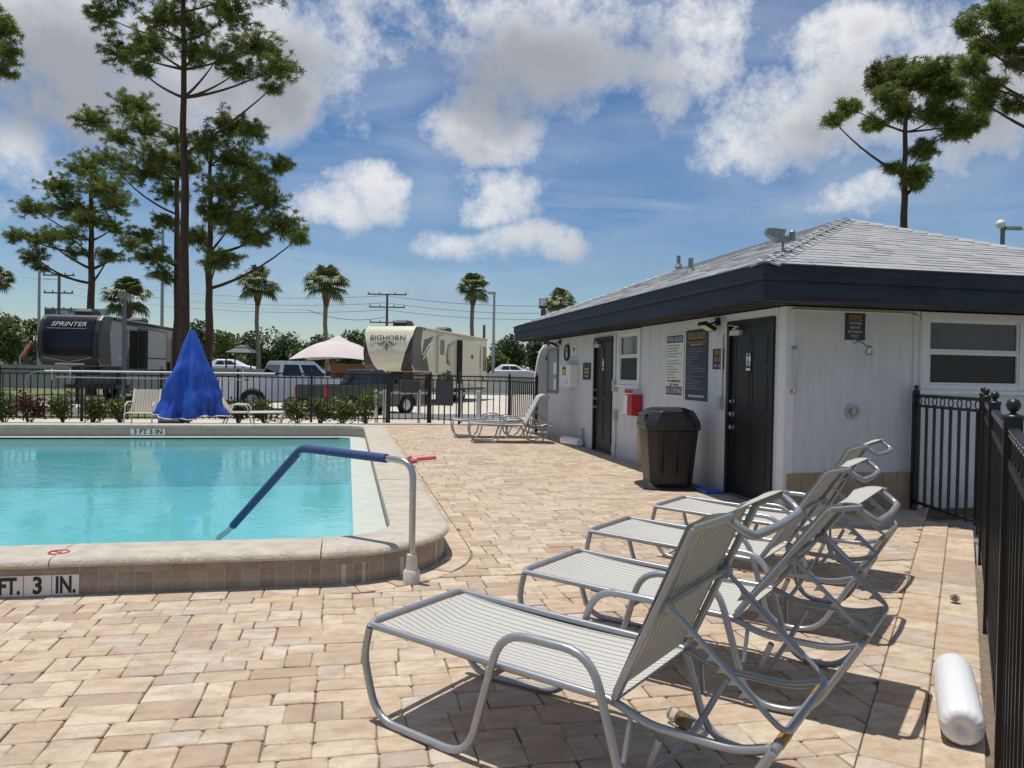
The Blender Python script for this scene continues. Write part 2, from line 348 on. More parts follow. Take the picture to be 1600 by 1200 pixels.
def field(x0, x1, y0, y1):
    y = y0; GAP = .0025
    while y < y1:
        x = x0-rp.random()*.3
        while x < x1:
            bw = rp.choice((.39, .53, .66, .79)); lo = rp.choice((.132, .198)); split = (lo, .33-lo)
            yy = y
            for hgt in split:
                xx = x; rem = bw
                while rem > .01:
                    opts = [w for w in ((.132, .198, .264) if hgt > .17 else (.198, .264, .198)) if w <= rem+.001]
                    w = rp.choice(opts) if opts and rem > .26 else rem
                    if rem-w < .1: w = rem
                    g = GAP*rp.uniform(.4, 1.2); j = lambda: rp.uniform(-.006, .006)
                    lay([Vector((xx+g+j(), yy+g+j())), Vector((xx+w-g+j(), yy+g+j())), Vector((xx+w-g+j(), yy+hgt-g+j())), Vector((xx+g+j(), yy+hgt-g+j()))])
                    xx += w; rem -= w
                yy += hgt
            x += bw
        y += .33
field(-4.6, 6.6, 1.2, 5.75)
field(-1.0, 6.7, 5.75+.0946, 22.3)
# course round the pool
ring_in, ring_out = resample(outline(-.012), .232), None
for k in range(len(ring_in)):
    a, b = ring_in[k], ring_in[(k+1) % len(ring_in)]
    if a.y > 18.4 and a.x < .3 or a.x < -4.6: continue
    na, nb = pool_normal(a), pool_normal(b); t = (b-a).normalized()*.003
    pieces.append([a+t, b-t, b+nb*(RING-.018)-t, a+na*(RING-.018)+t])
# course along the fence
k = -2.0
while k < 9.6:
    w = rp.choice((.155, .232, .31)); a = FA*k; lo = F_OFF-.05-BORDER
    for s0, s1 in ((lo+.004, lo+.228), (lo+.233, lo+BORDER-.002)):
        q = [a+FA*.003+FN*s0, a+FA*(w-.003)+FN*s0, a+FA*(w-.003)+FN*s1, a+FA*.003+FN*s1]
        q = clip(q, Vector((0, -1)), -8.1)
        if len(q) > 2 and max(p.x for p in q) < 6.5: pieces.append(q)
    k += w
def paver_verts(poly, dz, tilt):
    if area(poly) > .012:
        q = []
        for k in range(len(poly)):
            p, a, c = poly[k], poly[k-1], poly[(k+1) % len(poly)]; r_ = rp.uniform(.006, .014)
            da, dc = a-p, c-p; la, lc = da.length, dc.length; ra = min(r_, la*.3); rc = min(r_*rp.uniform(.7, 1.3), lc*.3)
            q += [p+da*(ra/la), p+dc*(rc/lc)]
        poly = q
    c = sum(poly, Vector((0, 0)))/len(poly); n = len(poly); v = []
    def zz(p): return dz+tilt[0]*(p.x-c.x)+tilt[1]*(p.y-c.y)
    for p in poly: v.append((p.x, p.y, -.02))
    for p in poly: v.append((p.x, p.y, zz(p)-.005))
    for p in poly:
        d = c-p; q = p+d.normalized()*min(.007, d.length*.3); v.append((q.x, q.y, zz(q)))
    f = [tuple(range(2*n, 3*n))]
    for i in range(n):
        j = (i+1) % n; f.append((i, j, n+j, n+i)); f.append((n+i, n+j, 2*n+j, 2*n+i))
    return v, f
def seen_area(poly):
    c = sum(poly, Vector((0, 0)))/len(poly); q = Vector((c.x, c.y, -CAM_H)); d = q.dot(cf)
    if d < .8: return 0
    x, y, d = proj((c.x, c.y, 0))
    if not (-40 < x < 1640 and y < 1240): return 0
    return area(poly)/d**3
def ccw(poly):
    s = sum(a.x*b.y-b.x*a.y for a, b in zip(poly, poly[1:]+poly[:1])); return poly if s > 0 else poly[::-1]
pieces = [ccw(p) for p in pieces]
pieces.sort(key=lambda p: -seen_area(p))
rest = MB()
for i, poly in enumerate(pieces):
    v, f = paver_verts(poly, rp.uniform(-.0025, .0025), (rp.uniform(-.012, .012), rp.uniform(-.012, .012)))
    if i < 300:
        b = MB(); b.v = v; b.f = f; b.build('paver', m_paver, deck, fix=False)
    else:
        k = len(rest.v); rest.v += v; rest.f += [tuple(k+q for q in ff) for ff in f]
tag(rest.build('paver_field', m_paver, deck, fix=False), kind='stuff')
# ---- pool surround
pool = empty('pool_surround', (PX1, PY0, 0), 0, 'raised stone pool surround with pale coping and brown tiled face', 'pool wall'); pool_inv = Matrix.Translation((-PX1, -PY0, 0))
def pbuild(b, name, mat, smooth=False, parent=pool, fix=True):
    if parent is pool: b.v = [(x-PX1, y-PY0, z) for x, y, z in b.v]
    return b.build(name, mat, parent, smooth, fix)
def ring(b, d0, d1, z0, z1, step=.2):
    n = 10; A, B = outline(d0, n), outline(d1, n); m = len(A)
    for k in range(m):
        j = (k+1) % m
        p = [(A[k].x, A[k].y), (A[j].x, A[j].y), (B[j].x, B[j].y), (B[k].x, B[k].y)]
        b.face([(*p[0], z1), (*p[1], z1), (*p[2], z1), (*p[3], z1)]); b.face([(*p[0], z0), (*p[1], z0), (*p[1], z1), (*p[0], z1)]); b.face([(*p[3], z0), (*p[2], z0), (*p[2], z1), (*p[3], z1)])
    return b
m_grout = M('grout', (.62, .56, .48), .9, var=.3, vscale=12)
pbuild(ring(MB(), .0015, .40, -.03, .188), 'wall_core', m_grout)
m_cop = M('coping_stone', (.56, .505, .42), .88, var=.35, vscale=7, col2=(.40, .355, .295), bump=.9, bscale=45, detail=9)
# coping in cut lengths
path = resample(outline(0), .05); N = len(path)
k = 0
cuts = []
while k < N: cuts.append(k); k += rp.choice((18, 22, 26, 30))
if N-cuts[-1] < 8: cuts.pop()
cuts.append(N)
prof = [(.46, .19), (.46, .243), (.445, .25), (.03, .252), (-.015, .246), (-.036, .232), (-.042, .212), (-.034, .196), (-.012, .188)]
for a, c in zip(cuts, cuts[1:]):
    b = MB(); idx = list(range(a, c+1)); m = len(prof); dz = rp.uniform(-.002, .003)
    for q, i in enumerate(idx):
        p = path[i % N]; n = pool_normal(p+pool_normal(p)*.0); t = Vector((-n.y, n.x)); sh = .004 if q == 0 else (-.004 if q == len(idx)-1 else 0)
        for d, z in prof: b.v.append((p.x-n.x*d+t.x*sh, p.y-n.y*d+t.y*sh, z+dz))
    for q in range(len(idx)-1):
        for j in range(m):
            j2 = (j+1) % m; b.f.append((q*m+j, q*m+j2, (q+1)*m+j2, (q+1)*m+j))
    b.f.append(tuple(range(m))); b.f.append(tuple((len(idx)-1)*m+j for j in range(m-1, -1, -1)))
    pbuild(b, 'coping_stone', m_cop, True)
# face tiles near the viewer: cap course and zigzag course
def tile_material():
    m = island_mat('tile', [(0, (.25, .19, .15)), (.35, (.30, .235, .185)), (.6, (.22, .165, .13)), (1, (.34, .27, .215))], .5, mottle=(.40, .34, .28), mscale=16, mamt=.5, bump=.2)
    nt = m.node_tree; L = nt.links.new; b = nt.nodes['Principled BSDF']; src = b.inputs['Base Color'].links[0].from_socket
    g = nt.nodes.new('ShaderNodeNewGeometry'); sp = nt.nodes.new('ShaderNodeSeparateXYZ'); L(g.outputs['Position'], sp.inputs[0])
    def mm(op, a, b_=None):
        n = nt.nodes.new('ShaderNodeMath'); n.operation = op
        for i, v in enumerate((a, b_)):
            if v is None: continue
            if isinstance(v, (int, float)): n.inputs[i].default_value = v
            else: L(v, n.inputs[i])
        return n.outputs[0]
    xy = mm('ADD', sp.outputs[0], sp.outputs[1]); tri = mm('ABSOLUTE', mm('SUBTRACT', mm('FRACT', mm('MULTIPLY', xy, 17.24)), .5))
    hit = None
    for z0 in (.052, .066, .092):
        d = mm('ABSOLUTE', mm('SUBTRACT', sp.outputs[2], mm('ADD', mm('MULTIPLY', tri, .022 if z0 < .09 else -.022), z0)))
        h_ = mm('LESS_THAN', d, .0018); hit = h_ if hit is None else mm('MAXIMUM', hit, h_)
    mx = nt.nodes.new('ShaderNodeMix'); mx.data_type = 'RGBA'; L(mm('MULTIPLY', hit, .55), mx.inputs[0]); L(src, mx.inputs[6]); mx.inputs[7].default_value = (.55, .48, .4, 1); L(mx.outputs[2], b.inputs['Base Color'])
    return m
m_tile = tile_material()
tp = resample(outline(0), .116)
for k in range(len(tp)):
    a, c = tp[k], tp[(k+1) % len(tp)]
    if not ((a.y < 5.74 and a.x > -2.9) or (a.x > -.32 and a.y < 7.6)): continue
    n = pool_normal((a+c)/2); t = (c-a).normalized()*.0036
    for z0, z1, pr in ((.004, .139, .0015), (.1425, .186, .003)):
        if z0 < .1 and a.y < 5.74 and -2.46 < a.x < -1.80: continue        # depth marker there
        b = MB(); P = [a+t, c-t]; i = n*pr
        q = [P[0]+i, P[1]+i, P[1]-n*.015, P[0]-n*.015]
        b.prism([(p.x, p.y) for p in q], z0, z1, lambda u, v, w: (u, v, w)); pbuild(b, 'tile', m_tile)
m_white_tile = M('white_tile', (.74, .72, .68), .35, var=.08, vscale=9); m_black = M('black_paint', (.012, .012, .014), .5)
for i, (s, x) in enumerate((('3', -2.342), ('FT.', -2.172), ('3', -2.002), ('IN.', -1.832))):
    w = .17
    b = MB(); b.box(x-w/2+.003, PY0-.008, .004, x+w/2-.003, PY0+.01, .14); o = pbuild(b, 'depth_marker_tile', m_white_tile)
    t = text(s, .155, 'lettering', m_black, o, (x-PX1, -.0092, .068), ROT_B, sx=.66 if len(s) > 1 else .85, bold=.005); t.data.update()
b = MB(); b.box(-4.64, 18.435, .02, -3.93, 18.447, .17); o = pbuild(b, 'depth_marker_tile', m_white_tile)
text('3 FT 3 IN', .155, 'lettering', m_black, o, (-4.285-PX1, 18.434-PY0, .093), ROT_B, sx=.98, bold=.004)
# inside face of the wall, seen across the water
m_band = M('inner_tile_band', (.33, .27, .22), .5, var=.35, vscale=9, col2=(.42, .37, .32))
pbuild(ring(MB(), .402, .425, -.02, .187), 'inner_tile_band', m_band)
m_plaster = M('pool_plaster', (.52, .56, .50), .7, var=.12, vscale=3)
pbuild(ring(MB(), .41, .76, -.2, .0), 'gutter_ledge', m_plaster)
# no-diving mark on the coping
m_red = M('red_paint', (.42, .03, .05), .5)
c = gnd(92, 863, .253); b = MB(); b.tube([(c.x+.062*math.cos(a), c.y+.062*math.sin(a), .2535) for a in [2*PI*k/24 for k in range(24)]], .006, 4, True); b.bar((c.x-.045, c.y+.045, .2535), (c.x+.045, c.y-.045, .2535), .01, .004)
pbuild(b, 'no_diving_mark', m_red)
# basin and steps
m_basin = M('pool_finish', (.36, .74, .77), .6, var=.1, vscale=2.0)
def basin():
    p = outline(.76); b = MB(); n = len(p)
    b.face([(q.x, q.y, -1.05) for q in p])
    for k in range(n):
        j = (k+1) % n; b.face([(p[k].x, p[k].y, -1.05), (p[j].x, p[j].y, -1.05), (p[j].x, p[j].y, -.002), (p[k].x, p[k].y, -.002)])
    cx, cy = PX1-.76, PY0+.76
    for i, (r, z) in enumerate(((1.5, -.28), (1.15, -.52), (.8, -.75))): 
        rr = (.75, 1.15, 1.55)[i]; b.prism([(cx, cy)]+[(cx-rr*math.cos(t), cy+rr*math.sin(t)) for t in [PI/2*k/10 for k in range(11)]], -1.05, z, lambda u, v, w: (u, v, w))
    return b
tag(basin().build('pool_basin', m_basin), kind='structure')
def water_mat():
    m = bpy.data.materials.new('water'); m.use_nodes = True; nt = m.node_tree; L = nt.links.new; nt.nodes.remove(nt.nodes['Principled BSDF'])
    out = nt.nodes['Material Output']; g = nt.nodes.new('ShaderNodeNewGeometry')
    mp = nt.nodes.new('ShaderNodeMapping'); L(g.outputs['Position'], mp.inputs[0]); mp.inputs['Scale'].default_value = (1, 1.0, 1)
    n1 = nt.nodes.new('ShaderNodeTexNoise'); n1.inputs['Scale'].default_value = 5.5; n1.inputs['Detail'].default_value = 3; n1.inputs['Distortion'].default_value = .8; L(mp.outputs[0], n1.inputs['Vector'])
    n2 = nt.nodes.new('ShaderNodeTexNoise'); n2.inputs['Scale'].default_value = .55; n2.inputs['Detail'].default_value = 2; L(mp.outputs[0], n2.inputs['Vector'])
    r = nt.nodes.new('ShaderNodeMapRange'); L(n2.outputs['Fac'], r.inputs[0]); r.inputs[1].default_value = .4; r.inputs[2].default_value = .65; r.inputs[3].default_value = .12; r.inputs[4].default_value = 1
    hm = nt.nodes.new('ShaderNodeMath'); hm.operation = 'MULTIPLY'; L(n1.outputs['Fac'], hm.inputs[0]); L(r.outputs[0], hm.inputs[1])
    bp = nt.nodes.new('ShaderNodeBump'); bp.inputs['Strength'].default_value = .2; bp.inputs['Distance'].default_value = .05; L(hm.outputs[0], bp.inputs['Height'])
    fr = nt.nodes.new('ShaderNodeFresnel'); fr.inputs[0].default_value = 1.33; L(bp.outputs[0], fr.inputs[1])
    tr = nt.nodes.new('ShaderNodeBsdfTransparent'); tr.inputs[0].default_value = (.72, .96, .97, 1)
    df = nt.nodes.new('ShaderNodeBsdfDiffuse'); df.inputs[0].default_value = (.19, .62, .65, 1)
    m1 = nt.nodes.new('ShaderNodeMixShader'); m1.inputs[0].default_value = .52; L(tr.outputs[0], m1.inputs[1]); L(df.outputs[0], m1.inputs[2])
    gl = nt.nodes.new('ShaderNodeBsdfGlossy'); gl.inputs['Roughness'].default_value = .03; L(bp.outputs[0], gl.inputs['Normal'])
    m2 = nt.nodes.new('ShaderNodeMixShader'); L(fr.outputs[0], m2.inputs[0]); L(m1.outputs[0], m2.inputs[1]); L(gl.outputs[0], m2.inputs[2]); L(m2.outputs[0], out.inputs[0]); return m
wp = outline(.758)
tag(MB().face([(p.x, p.y, -.03) for p in wp]).build('pool_water', water_mat(), fix=False), kind='structure')
# ------------------------------------------------------------------ bathhouse
XA, YB, YE = 4.95, 8.18, 19.06
EO, ZT, ZB = .7, 2.738, 2.363
EX0, EY0, EY1 = 4.25, 7.48, 19.95
RA, RZ = 3.1, 3.95               # hip run and ridge height
EX1 = EX0+2*RA
bh = empty('bathhouse', (XA, YB, 0), 0, 'pale grey sided pool building with dark blue fascia and shingled hip roof', 'building')
def bb(b, name, mat, parent=bh, smooth=False, fix=True):
    b.v = [(x-XA, y-YB, z) for x, y, z in b.v]; return b.build(name, mat, parent, smooth, fix)
def siding_mat():
    m = M('siding', (.65, .66, .67), .75, var=.16, vscale=2.2, col2=(.56, .565, .575), bump=.25, bscale=40, stretch=(6, 6, 1))
    nt = m.node_tree; L = nt.links.new; b = nt.nodes['Principled BSDF']; src = b.inputs['Base Color'].links[0].from_socket      # splash dirt and rain streaks
    g = nt.nodes.new('ShaderNodeNewGeometry'); sp = nt.nodes.new('ShaderNodeSeparateXYZ'); L(g.outputs['Position'], sp.inputs[0])
    n = nt.nodes.new('ShaderNodeTexNoise'); n.inputs['Scale'].default_value = 7; n.inputs['Detail'].default_value = 7; L(g.outputs['Position'], n.inputs['Vector'])
    mr = nt.nodes.new('ShaderNodeMapRange'); L(sp.outputs[2], mr.inputs[0]); mr.inputs[1].default_value = .42; mr.inputs[2].default_value = -.02
    m2 = nt.nodes.new('ShaderNodeMath'); m2.operation = 'MULTIPLY'; L(mr.outputs[0], m2.inputs[0]); L(n.outputs['Fac'], m2.inputs[1])
    mp = nt.nodes.new('ShaderNodeMapping'); L(g.outputs['Position'], mp.inputs[0]); mp.inputs['Scale'].default_value = (9, 9, .5)
    n2 = nt.nodes.new('ShaderNodeTexNoise'); n2.inputs['Scale'].default_value = 2; n2.inputs['Detail'].default_value = 5; L(mp.outputs[0], n2.inputs['Vector'])
    r2 = nt.nodes.new('ShaderNodeMapRange'); L(n2.outputs['Fac'], r2.inputs[0]); r2.inputs[1].default_value = .56; r2.inputs[2].default_value = .78; r2.inputs[4].default_value = .16
    mm = nt.nodes.new('ShaderNodeMath'); mm.operation = 'MAXIMUM'; L(m2.outputs[0], mm.inputs[0]); L(r2.outputs[0], mm.inputs[1])
    mx = nt.nodes.new('ShaderNodeMix'); mx.data_type = 'RGBA'; L(mm.outputs[0], mx.inputs[0]); L(src, mx.inputs[6]); mx.inputs[7].default_value = (.33, .31, .28, 1); L(mx.outputs[2], b.inputs['Base Color'])
    return m
m_side = siding_mat(); m_trim = M('white_trim', (.72, .73, .74), .6, var=.1, vscale=8); m_door = M('black_door', (.012, .012, .014), .42, var=.3, vscale=4, bump=.1, bscale=30)
m_fascia = M('fascia_paint', (.008, .011, .021), .55, var=.7, vscale=2.2, col2=(.026, .038, .06), spec=.3, bump=.3, bscale=30, stretch=(1, 1, 5), detail=9)
m_soffit = M('soffit_paint', (.03, .035, .045), .7, var=.2)
m_glass = M('dark_glass', (.012, .014, .016), .04, spec=.9)
m_steel = M('stainless_steel', (.50, .50, .50), .28, .85, var=.15, vscale=20)
m_grey = M('grey_box_paint', (.42, .43, .45), .5, var=.1); m_white = M('white_plastic', (.78, .78, .78), .4, var=.06, vscale=10)
m_navy = M('navy_sign', (.018, .022, .040), .45); m_gold = M('gold_letters', (.55, .33, .04), .5); m_pale = M('pale_letters', (.55, .56, .58), .6)
m_cream = M('cream_sign', (.72, .72, .62), .5, var=.1, vscale=12); m_blue_l = M('navy_letters', (.03, .03, .16), .5); m_redp = M('red_plastic', (.45, .015, .03), .4)
D1, D2, WA = (8.42, 9.58, 0, 2.27), (14.20, 15.34, 0, 2.27), (12.77, 13.87, 1.35, 2.35)
# wall facing the pool
wallA = bb(MB().box(XA+.02, YB+.03, -.02, XA+.14, YE, 2.37), 'pool_side_wall', m_side)
ops = [D1, D2, WA]
br = set(); y = YB+.1
while y < YE: br.add(round(y, 3)); y += .203
for o in ops:
    for e in o[:2]:
        br = {q for q in br if abs(q-e) > .05}; br.add(e)
br = sorted(br | {YE})
for a, c in zip(br, br[1:]):
    spans = [(.0, 2.368)]; mid = (a+c)/2
    for o in ops:
        if o[0] < mid < o[1]: spans = [(0, o[2]), (o[3], 2.368)]
    for z0, z1 in spans:
        if z1-z0 > .03:
            b = MB().box(XA, a+.002, z0, XA+.02, c-.002, z1); bb(b, 'siding_board', m_side, wallA)
for a, c in ((YB+.01, D1[0]-.09), (D1[1]+.02, D2[0]-.02), (D2[1]+.02, YE+.01)):
    if c-a > .3: bb(MB().box(XA-.016, a, -.01, XA-.001, c, .2), 'skirting_board', m_side, wallA)
# shower wall
wallB = bb(MB().box(XA+.14, YB+.02, -.02, EX1-.75, YB+.14, 2.37), 'shower_wall', m_side)
x = XA+.1
WB = (6.74, 8.2, 1.42, 2.36)
brx = [XA+.1]
while x < 9.6: x += .203; brx.append(round(x, 3))
brx = sorted([q for q in brx if abs(q-WB[0]) > .06 and abs(q-WB[1]) > .06]+[WB[0], WB[1]])
for a, c in zip(brx, brx[1:]):
    mid = (a+c)/2; spans = [(0, 1.42), (2.36, 2.368)] if WB[0] < mid < WB[1] else [(0, 2.368)]
    for z0, z1 in spans:
        if z1-z0 > .03: bb(MB().box(a+.0005, YB, z0, c-.0005, YB+.02, z1), 'siding_board', m_side, wallB)
m_stone = island_mat('stone_slab', [(0, (.36, .27, .17)), (.4, (.42, .33, .22)), (.7, (.33, .25, .16)), (1, (.45, .37, .26))], .85, mottle=(.26, .17, .09), mscale=9, mamt=.6, bump=.5, bscale=40)
for k in range(9): bb(MB().box(XA+.03+.181*k+.002, YB-.03, -.01, XA+.03+.181*(k+1)-.002, YB-.001, .43+.004*(k % 3)), 'stone_slab', m_stone, wallB)
# corner boards
bb(MB().box(XA-.014, YB-.014, -.01, XA+.10, YB+.0, 2.367), 'corner_board', m_trim); bb(MB().box(XA-.014, YB+.0005, -.01, XA+.0, D1[0]-.10, 2.367), 'corner_board', m_trim)
bb(MB().box(6.62, YB-.022, -.01, 6.70, YB-.001, 2.367), 'corner_board', m_side)
bb(MB().box(XA+.2, YE-.1, 0, EX1-.8, YE, 2.37), 'end_wall', m_side); bb(MB().box(EX1-.85, YB+.15, 0, EX1-.75, YE-.12, 2.37), 'back_wall', m_side)
bb(MB().box(XA-.018, D1[0]-.09, 2.27, XA-.001, D1[1]+.04, 2.366), 'door_head_trim', m_trim)
def door(d, hinge_far, name_label):
    y0, y1, z0, z1 = d
    fr = MB(); fr.box(XA-.03, y0, z0, XA+.05, y0+.07, z1); fr.box(XA-.03, y1-.07, z0, XA+.05, y1, z1); fr.box(XA-.03, y0+.07, z1-.07, XA+.05, y1-.07, z1)
    D = bb(MB().box(XA+.012, y0+.07, z0+.015, XA+.045, y1-.07, z1-.07), 'door', m_door); D['label'] = name_label
    bb(fr, 'door_frame', m_door, D)
    w = y1-y0-.14; pl = MB()
    for i in range(2):
        ya = y0+.07+w*(.12+.42*i); yb = ya+w*.34
        for za, zb in ((.25, 1.0), (1.12, 1.62), (1.72, 2.08)):
            for (p, q) in (((ya, za), (yb, za)), ((ya, zb), (yb, zb)), ((ya, za), (ya, zb)), ((yb, za), (yb, zb))): pl.bar((XA+.010, p[0], p[1]), (XA+.010, q[0], q[1]), .014, .006, (1, 0, 0))
    bb(pl, 'panel_moulding', m_door, D)
    yk = y1-.155 if hinge_far else y0+.155
    yk = y1-.155
    for z, r in ((1.22, .022), (1.05, .03), (.88, .03)):
        k = MB().lathe([(r*1.25, 0), (r*1.25, .008), (.012, .01), (.012, .03), (r, .036), (r, .055), (r*.5, .062)], 12, (XA+.011, yk, z), Matrix.Rotation(-PI/2, 3, 'Y')); bb(k, 'door_knob' if z < 1.2 else 'deadbolt', m_steel, D, True)
    bb(MB().bar((XA-.01, yk, .88), (XA-.01, yk+.09, .885), .018, .014), 'lever', m_steel, D)
    c = MB(); c.box(XA-.045, y1-.36, z1-.19, XA+.010, y1-.1, z1-.125); c.bar((XA-.05, y1-.2, z1-.115), (XA-.10, y1-.42, z1-.085), .03, .012); c.bar((XA-.10, y1-.42, z1-.085), (XA-.03, y1-.06, z1-.05), .03, .012)
    bb(c, 'door_closer', M('closer_paint', (.55, .55, .54), .4, .3), D)
    bb(MB().box(XA-.06, y0-.02, -.012, XA+.02, y1+.02, .006), 'threshold', m_asph, D)
    return D
door(D1, True, 'black panelled door nearest the shower'); door(D2, True, 'black panelled door at the far end')
def window(x0, x1, y0, y1, z0, z1, axis, mid):
    """frame in the wall plane; axis 'A' wall faces -X, 'B' wall faces -Y"""
    def P(u, v, w): return (XA-w, u, v) if axis == 'A' else (u, YB-w, v)
    a, c = (y0, y1) if axis == 'A' else (x0, x1)
    def bx(b, u0, u1, v0, v1, w0, w1):
        p, q = P(u0, v0, w0), P(u1, v1, w1); return b.box(min(p[0], q[0]), min(p[1], q[1]), min(p[2], q[2]), max(p[0], q[0]), max(p[1], q[1]), max(p[2], q[2]))
    t = .085; f = MB()
    bx(f, a-.03, a+t, z0, z1, -.03, .03); bx(f, c-t, c+.03, z0, z1, -.03, .03); bx(f, a+t, c-t, z1-t, z1, -.03, .03); bx(f, a+t, c-t, z0, z0+t*.8, -.03, .032); 
    wn = bb(f, 'window', m_trim)
    bb(bx(MB(), a-.06, c+.06, z0-.04, z0, -.03, .06), 'window_sill', m_trim, wn)
    s = MB(); i = t
    for v0, v1, w in ((z0+t*.8, mid, .005), (mid+.0, z1-t, -.005)):
        bx(s, a+i, a+i+.03, v0, v1, -.02, .012+w); bx(s, c-i-.03, c-i, v0, v1, -.02, .012+w); bx(s, a+i+.03, c-i-.03, v1-.035, v1, -.02, .012+w); bx(s, a+i+.03, c-i-.03, v0, v0+.03, -.02, .012+w)
    bb(s, 'sash', m_trim, wn)
    bb(bx(MB(), a+i+.03, c-i-.03, mid+.03, z1-t-.035, -.018, -.01), 'pane', m_glass, wn); bb(bx(MB(), a+i+.03, c-i-.03, z0+t*.8+.03, mid-.035, -.016, -.008), 'pane', M('insect_screen', (.014, .014, .016), .5), wn)
    return wn
window(0, 0, WA[0], WA[1], WA[2], WA[3], 'A', 1.88); window(WB[0], WB[1], 0, 0, WB[2], WB[3], 'B', 1.89)
# roof
cosr = RA/math.hypot(RA, RZ-ZT); slope_len = math.hypot(RA, RZ-ZT)
E0, E1, E2, E3 = (EX0, EY0, ZT), (EX0, EY1, ZT), (EX1, EY1, ZT), (EX1, EY0, ZT); A0, A1 = (EX0+RA, EY0+RA, RZ), (EX0+RA, EY1-RA, RZ)
rf = MB(); rf.face([E0, E1, A1, A0]); rf.face([E1, E2, A1]); rf.face([E2, E3, A0, A1]); rf.face([E3, E0, A0]); rf.face([E0, E3, E2, E1])
m_roof = M('roof_felt', (.20, .20, .205), .9, var=.3)
roof = bb(rf, 'roof', m_roof)
m_shin = island_mat('shingle', [(0, (.38, .385, .39)), (.3, (.43, .435, .44)), (.55, (.32, .325, .335)), (.8, (.46, .465, .47)), (1, (.40, .40, .41))], .92, mottle=(.28, .28, .29), mscale=20, mamt=.5, bump=.6, bscale=220)
sh = []
def shingles(origin, along, up, length):
    """origin eave corner, unit vectors along the eave and up the slope"""
    o, al, up = Vector(origin), Vector(along), Vector(up); nr = al.cross(up); nr = nr if nr.z > 0 else -nr
    ex = .143; s = 0.0; row = 0
    while s < slope_len-.02:
        d = s*cosr; t = d-.16+ (.16 if row % 2 else 0)+RNG.uniform(0, .1)
        while t < length-d:
            w = RNG.choice((.26, .33, .40)); a, c = max(t+.003, d-.02), min(t+w-.003, length-d+.02)
            if c-a > .04:
                th = RNG.choice((.005, .007, .010)); e2 = min(ex+.02, slope_len-s)
                p = [o+al*a+up*(s-.012), o+al*c+up*(s-.012), o+al*c+up*(s+e2), o+al*a+up*(s+e2)]
                top = [p[0]+nr*(th+.004), p[1]+nr*(th+.004), p[2]+nr*.004, p[3]+nr*.004]; bot = [q+nr*.0005 for q in p]
                sh.append((bot, top))
            t += w
        s += ex; row += 1
upA = Vector((RA, 0, RZ-ZT)).normalized(); upB = Vector((0, RA, RZ-ZT)).normalized()
shingles((EX0, EY0, ZT), (0, 1, 0), upA, EY1-EY0); shingles((EX0, EY0, ZT), (1, 0, 0), upB, EX1-EX0)
def sh_area(q):
    pr = [proj(p) for p in q[1]]; cx = sum(p[0] for p in pr)/4
    if cx > 1615: return 0
    return abs(sum(a[0]*c[1]-c[0]*a[1] for a, c in zip(pr, pr[1:]+pr[:1])))/2
sh.sort(key=lambda q: -sh_area(q))
restS = MB()
for i, (bo, to) in enumerate(sh):
    f = [(4, 5, 6, 7), (0, 1, 5, 4), (1, 2, 6, 5), (2, 3, 7, 6), (3, 0, 4, 7)]; v = [tuple(q) for q in bo+to]
    if i < 300:
        b = MB(); b.v = v; b.f = f; bb(b, 'shingle', m_shin, roof)
    else:
        k = len(restS.v); restS.v += v; restS.f += [tuple(k+j for j in ff) for ff in f]
tag(bb(restS, 'shingle_courses', m_shin, roof), kind='stuff')
def hip_caps(a, c):
    a, c = Vector(a), Vector(c); d = (c-a).normalized(); L_ = (c-a).length; sd = d.cross(Vector((0, 0, 1))).normalized(); k = 0
    while k < L_-.1:
        p = a+d*k; q = a+d*min(k+.26, L_); b = MB(); drop = .055
        for pt, hgt in ((p, .035), (q, .018)):
            for s in (-1, 0, 1): b.v.append(tuple(pt+sd*(s*.15)+Vector((0, 0, hgt-(drop if s else 0)))))
        b.v += [(x, y, z-.02) for x, y, z in b.v[:6]]
        b.f += [(0, 1, 4, 3), (1, 2, 5, 4), (6, 7, 1, 0), (7, 8, 2, 1), (0, 3, 9, 6), (2, 8, 11, 5)]; bb(b, 'hip_cap', m_shin, roof); k += .2
hip_caps(E0, A0); hip_caps(A0, A1); hip_caps(E3, A0)
hip_caps(E1, A1)
# fascia and soffit
fa = MB()
def fring(b, d0, d1, z0, z1):
    o = [(EX0-d0, EY0-d0), (EX1+d0, EY0-d0), (EX1+d0, EY1+d0), (EX0-d0, EY1+d0)]; i = [(EX0+d1, EY0+d1), (EX1-d1, EY0+d1), (EX1-d1, EY1-d1), (EX0+d1, EY1-d1)]
    for k in range(4):
        j = (k+1) % 4
        for p, q, za, zb in ((o[k], o[j], z0, z1), (i[k], i[j], z0, z1)): b.face([(*p, za), (*q, za), (*q, zb), (*p, zb)])
        b.face([(*o[k], z1), (*o[j], z1), (*i[j], z1), (*i[k], z1)]); b.face([(*o[k], z0), (*o[j], z0), (*i[j], z0), (*i[k], z0)])
    return b
bb(fring(MB(), .028, .02, 2.567, ZT-.012), 'upper_fascia', m_fascia); bb(fring(MB(), .0, .03, ZB, 2.566), 'lower_fascia', m_fascia)
bb(fring(MB(), .045, .0, ZT-.011, ZT+.004), 'drip_edge', M('drip_edge', (.05, .055, .065), .5))
bb(MB().face([(EX0+.03, EY0+.03, ZB+.02), (EX1-.03, EY0+.03, ZB+.02), (EX1-.03, EY1-.03, ZB+.02), (EX0+.03, EY1-.03, ZB+.02)]), 'soffit', m_soffit, fix=False)
sb = MB()
for k in range(40): sb.box(EX0+.03, EY0+.2+k*.305, ZB+.012, XA-.002, EY0+.208+k*.305, ZB+.0195)
bb(sb, 'soffit_joints', m_soffit)
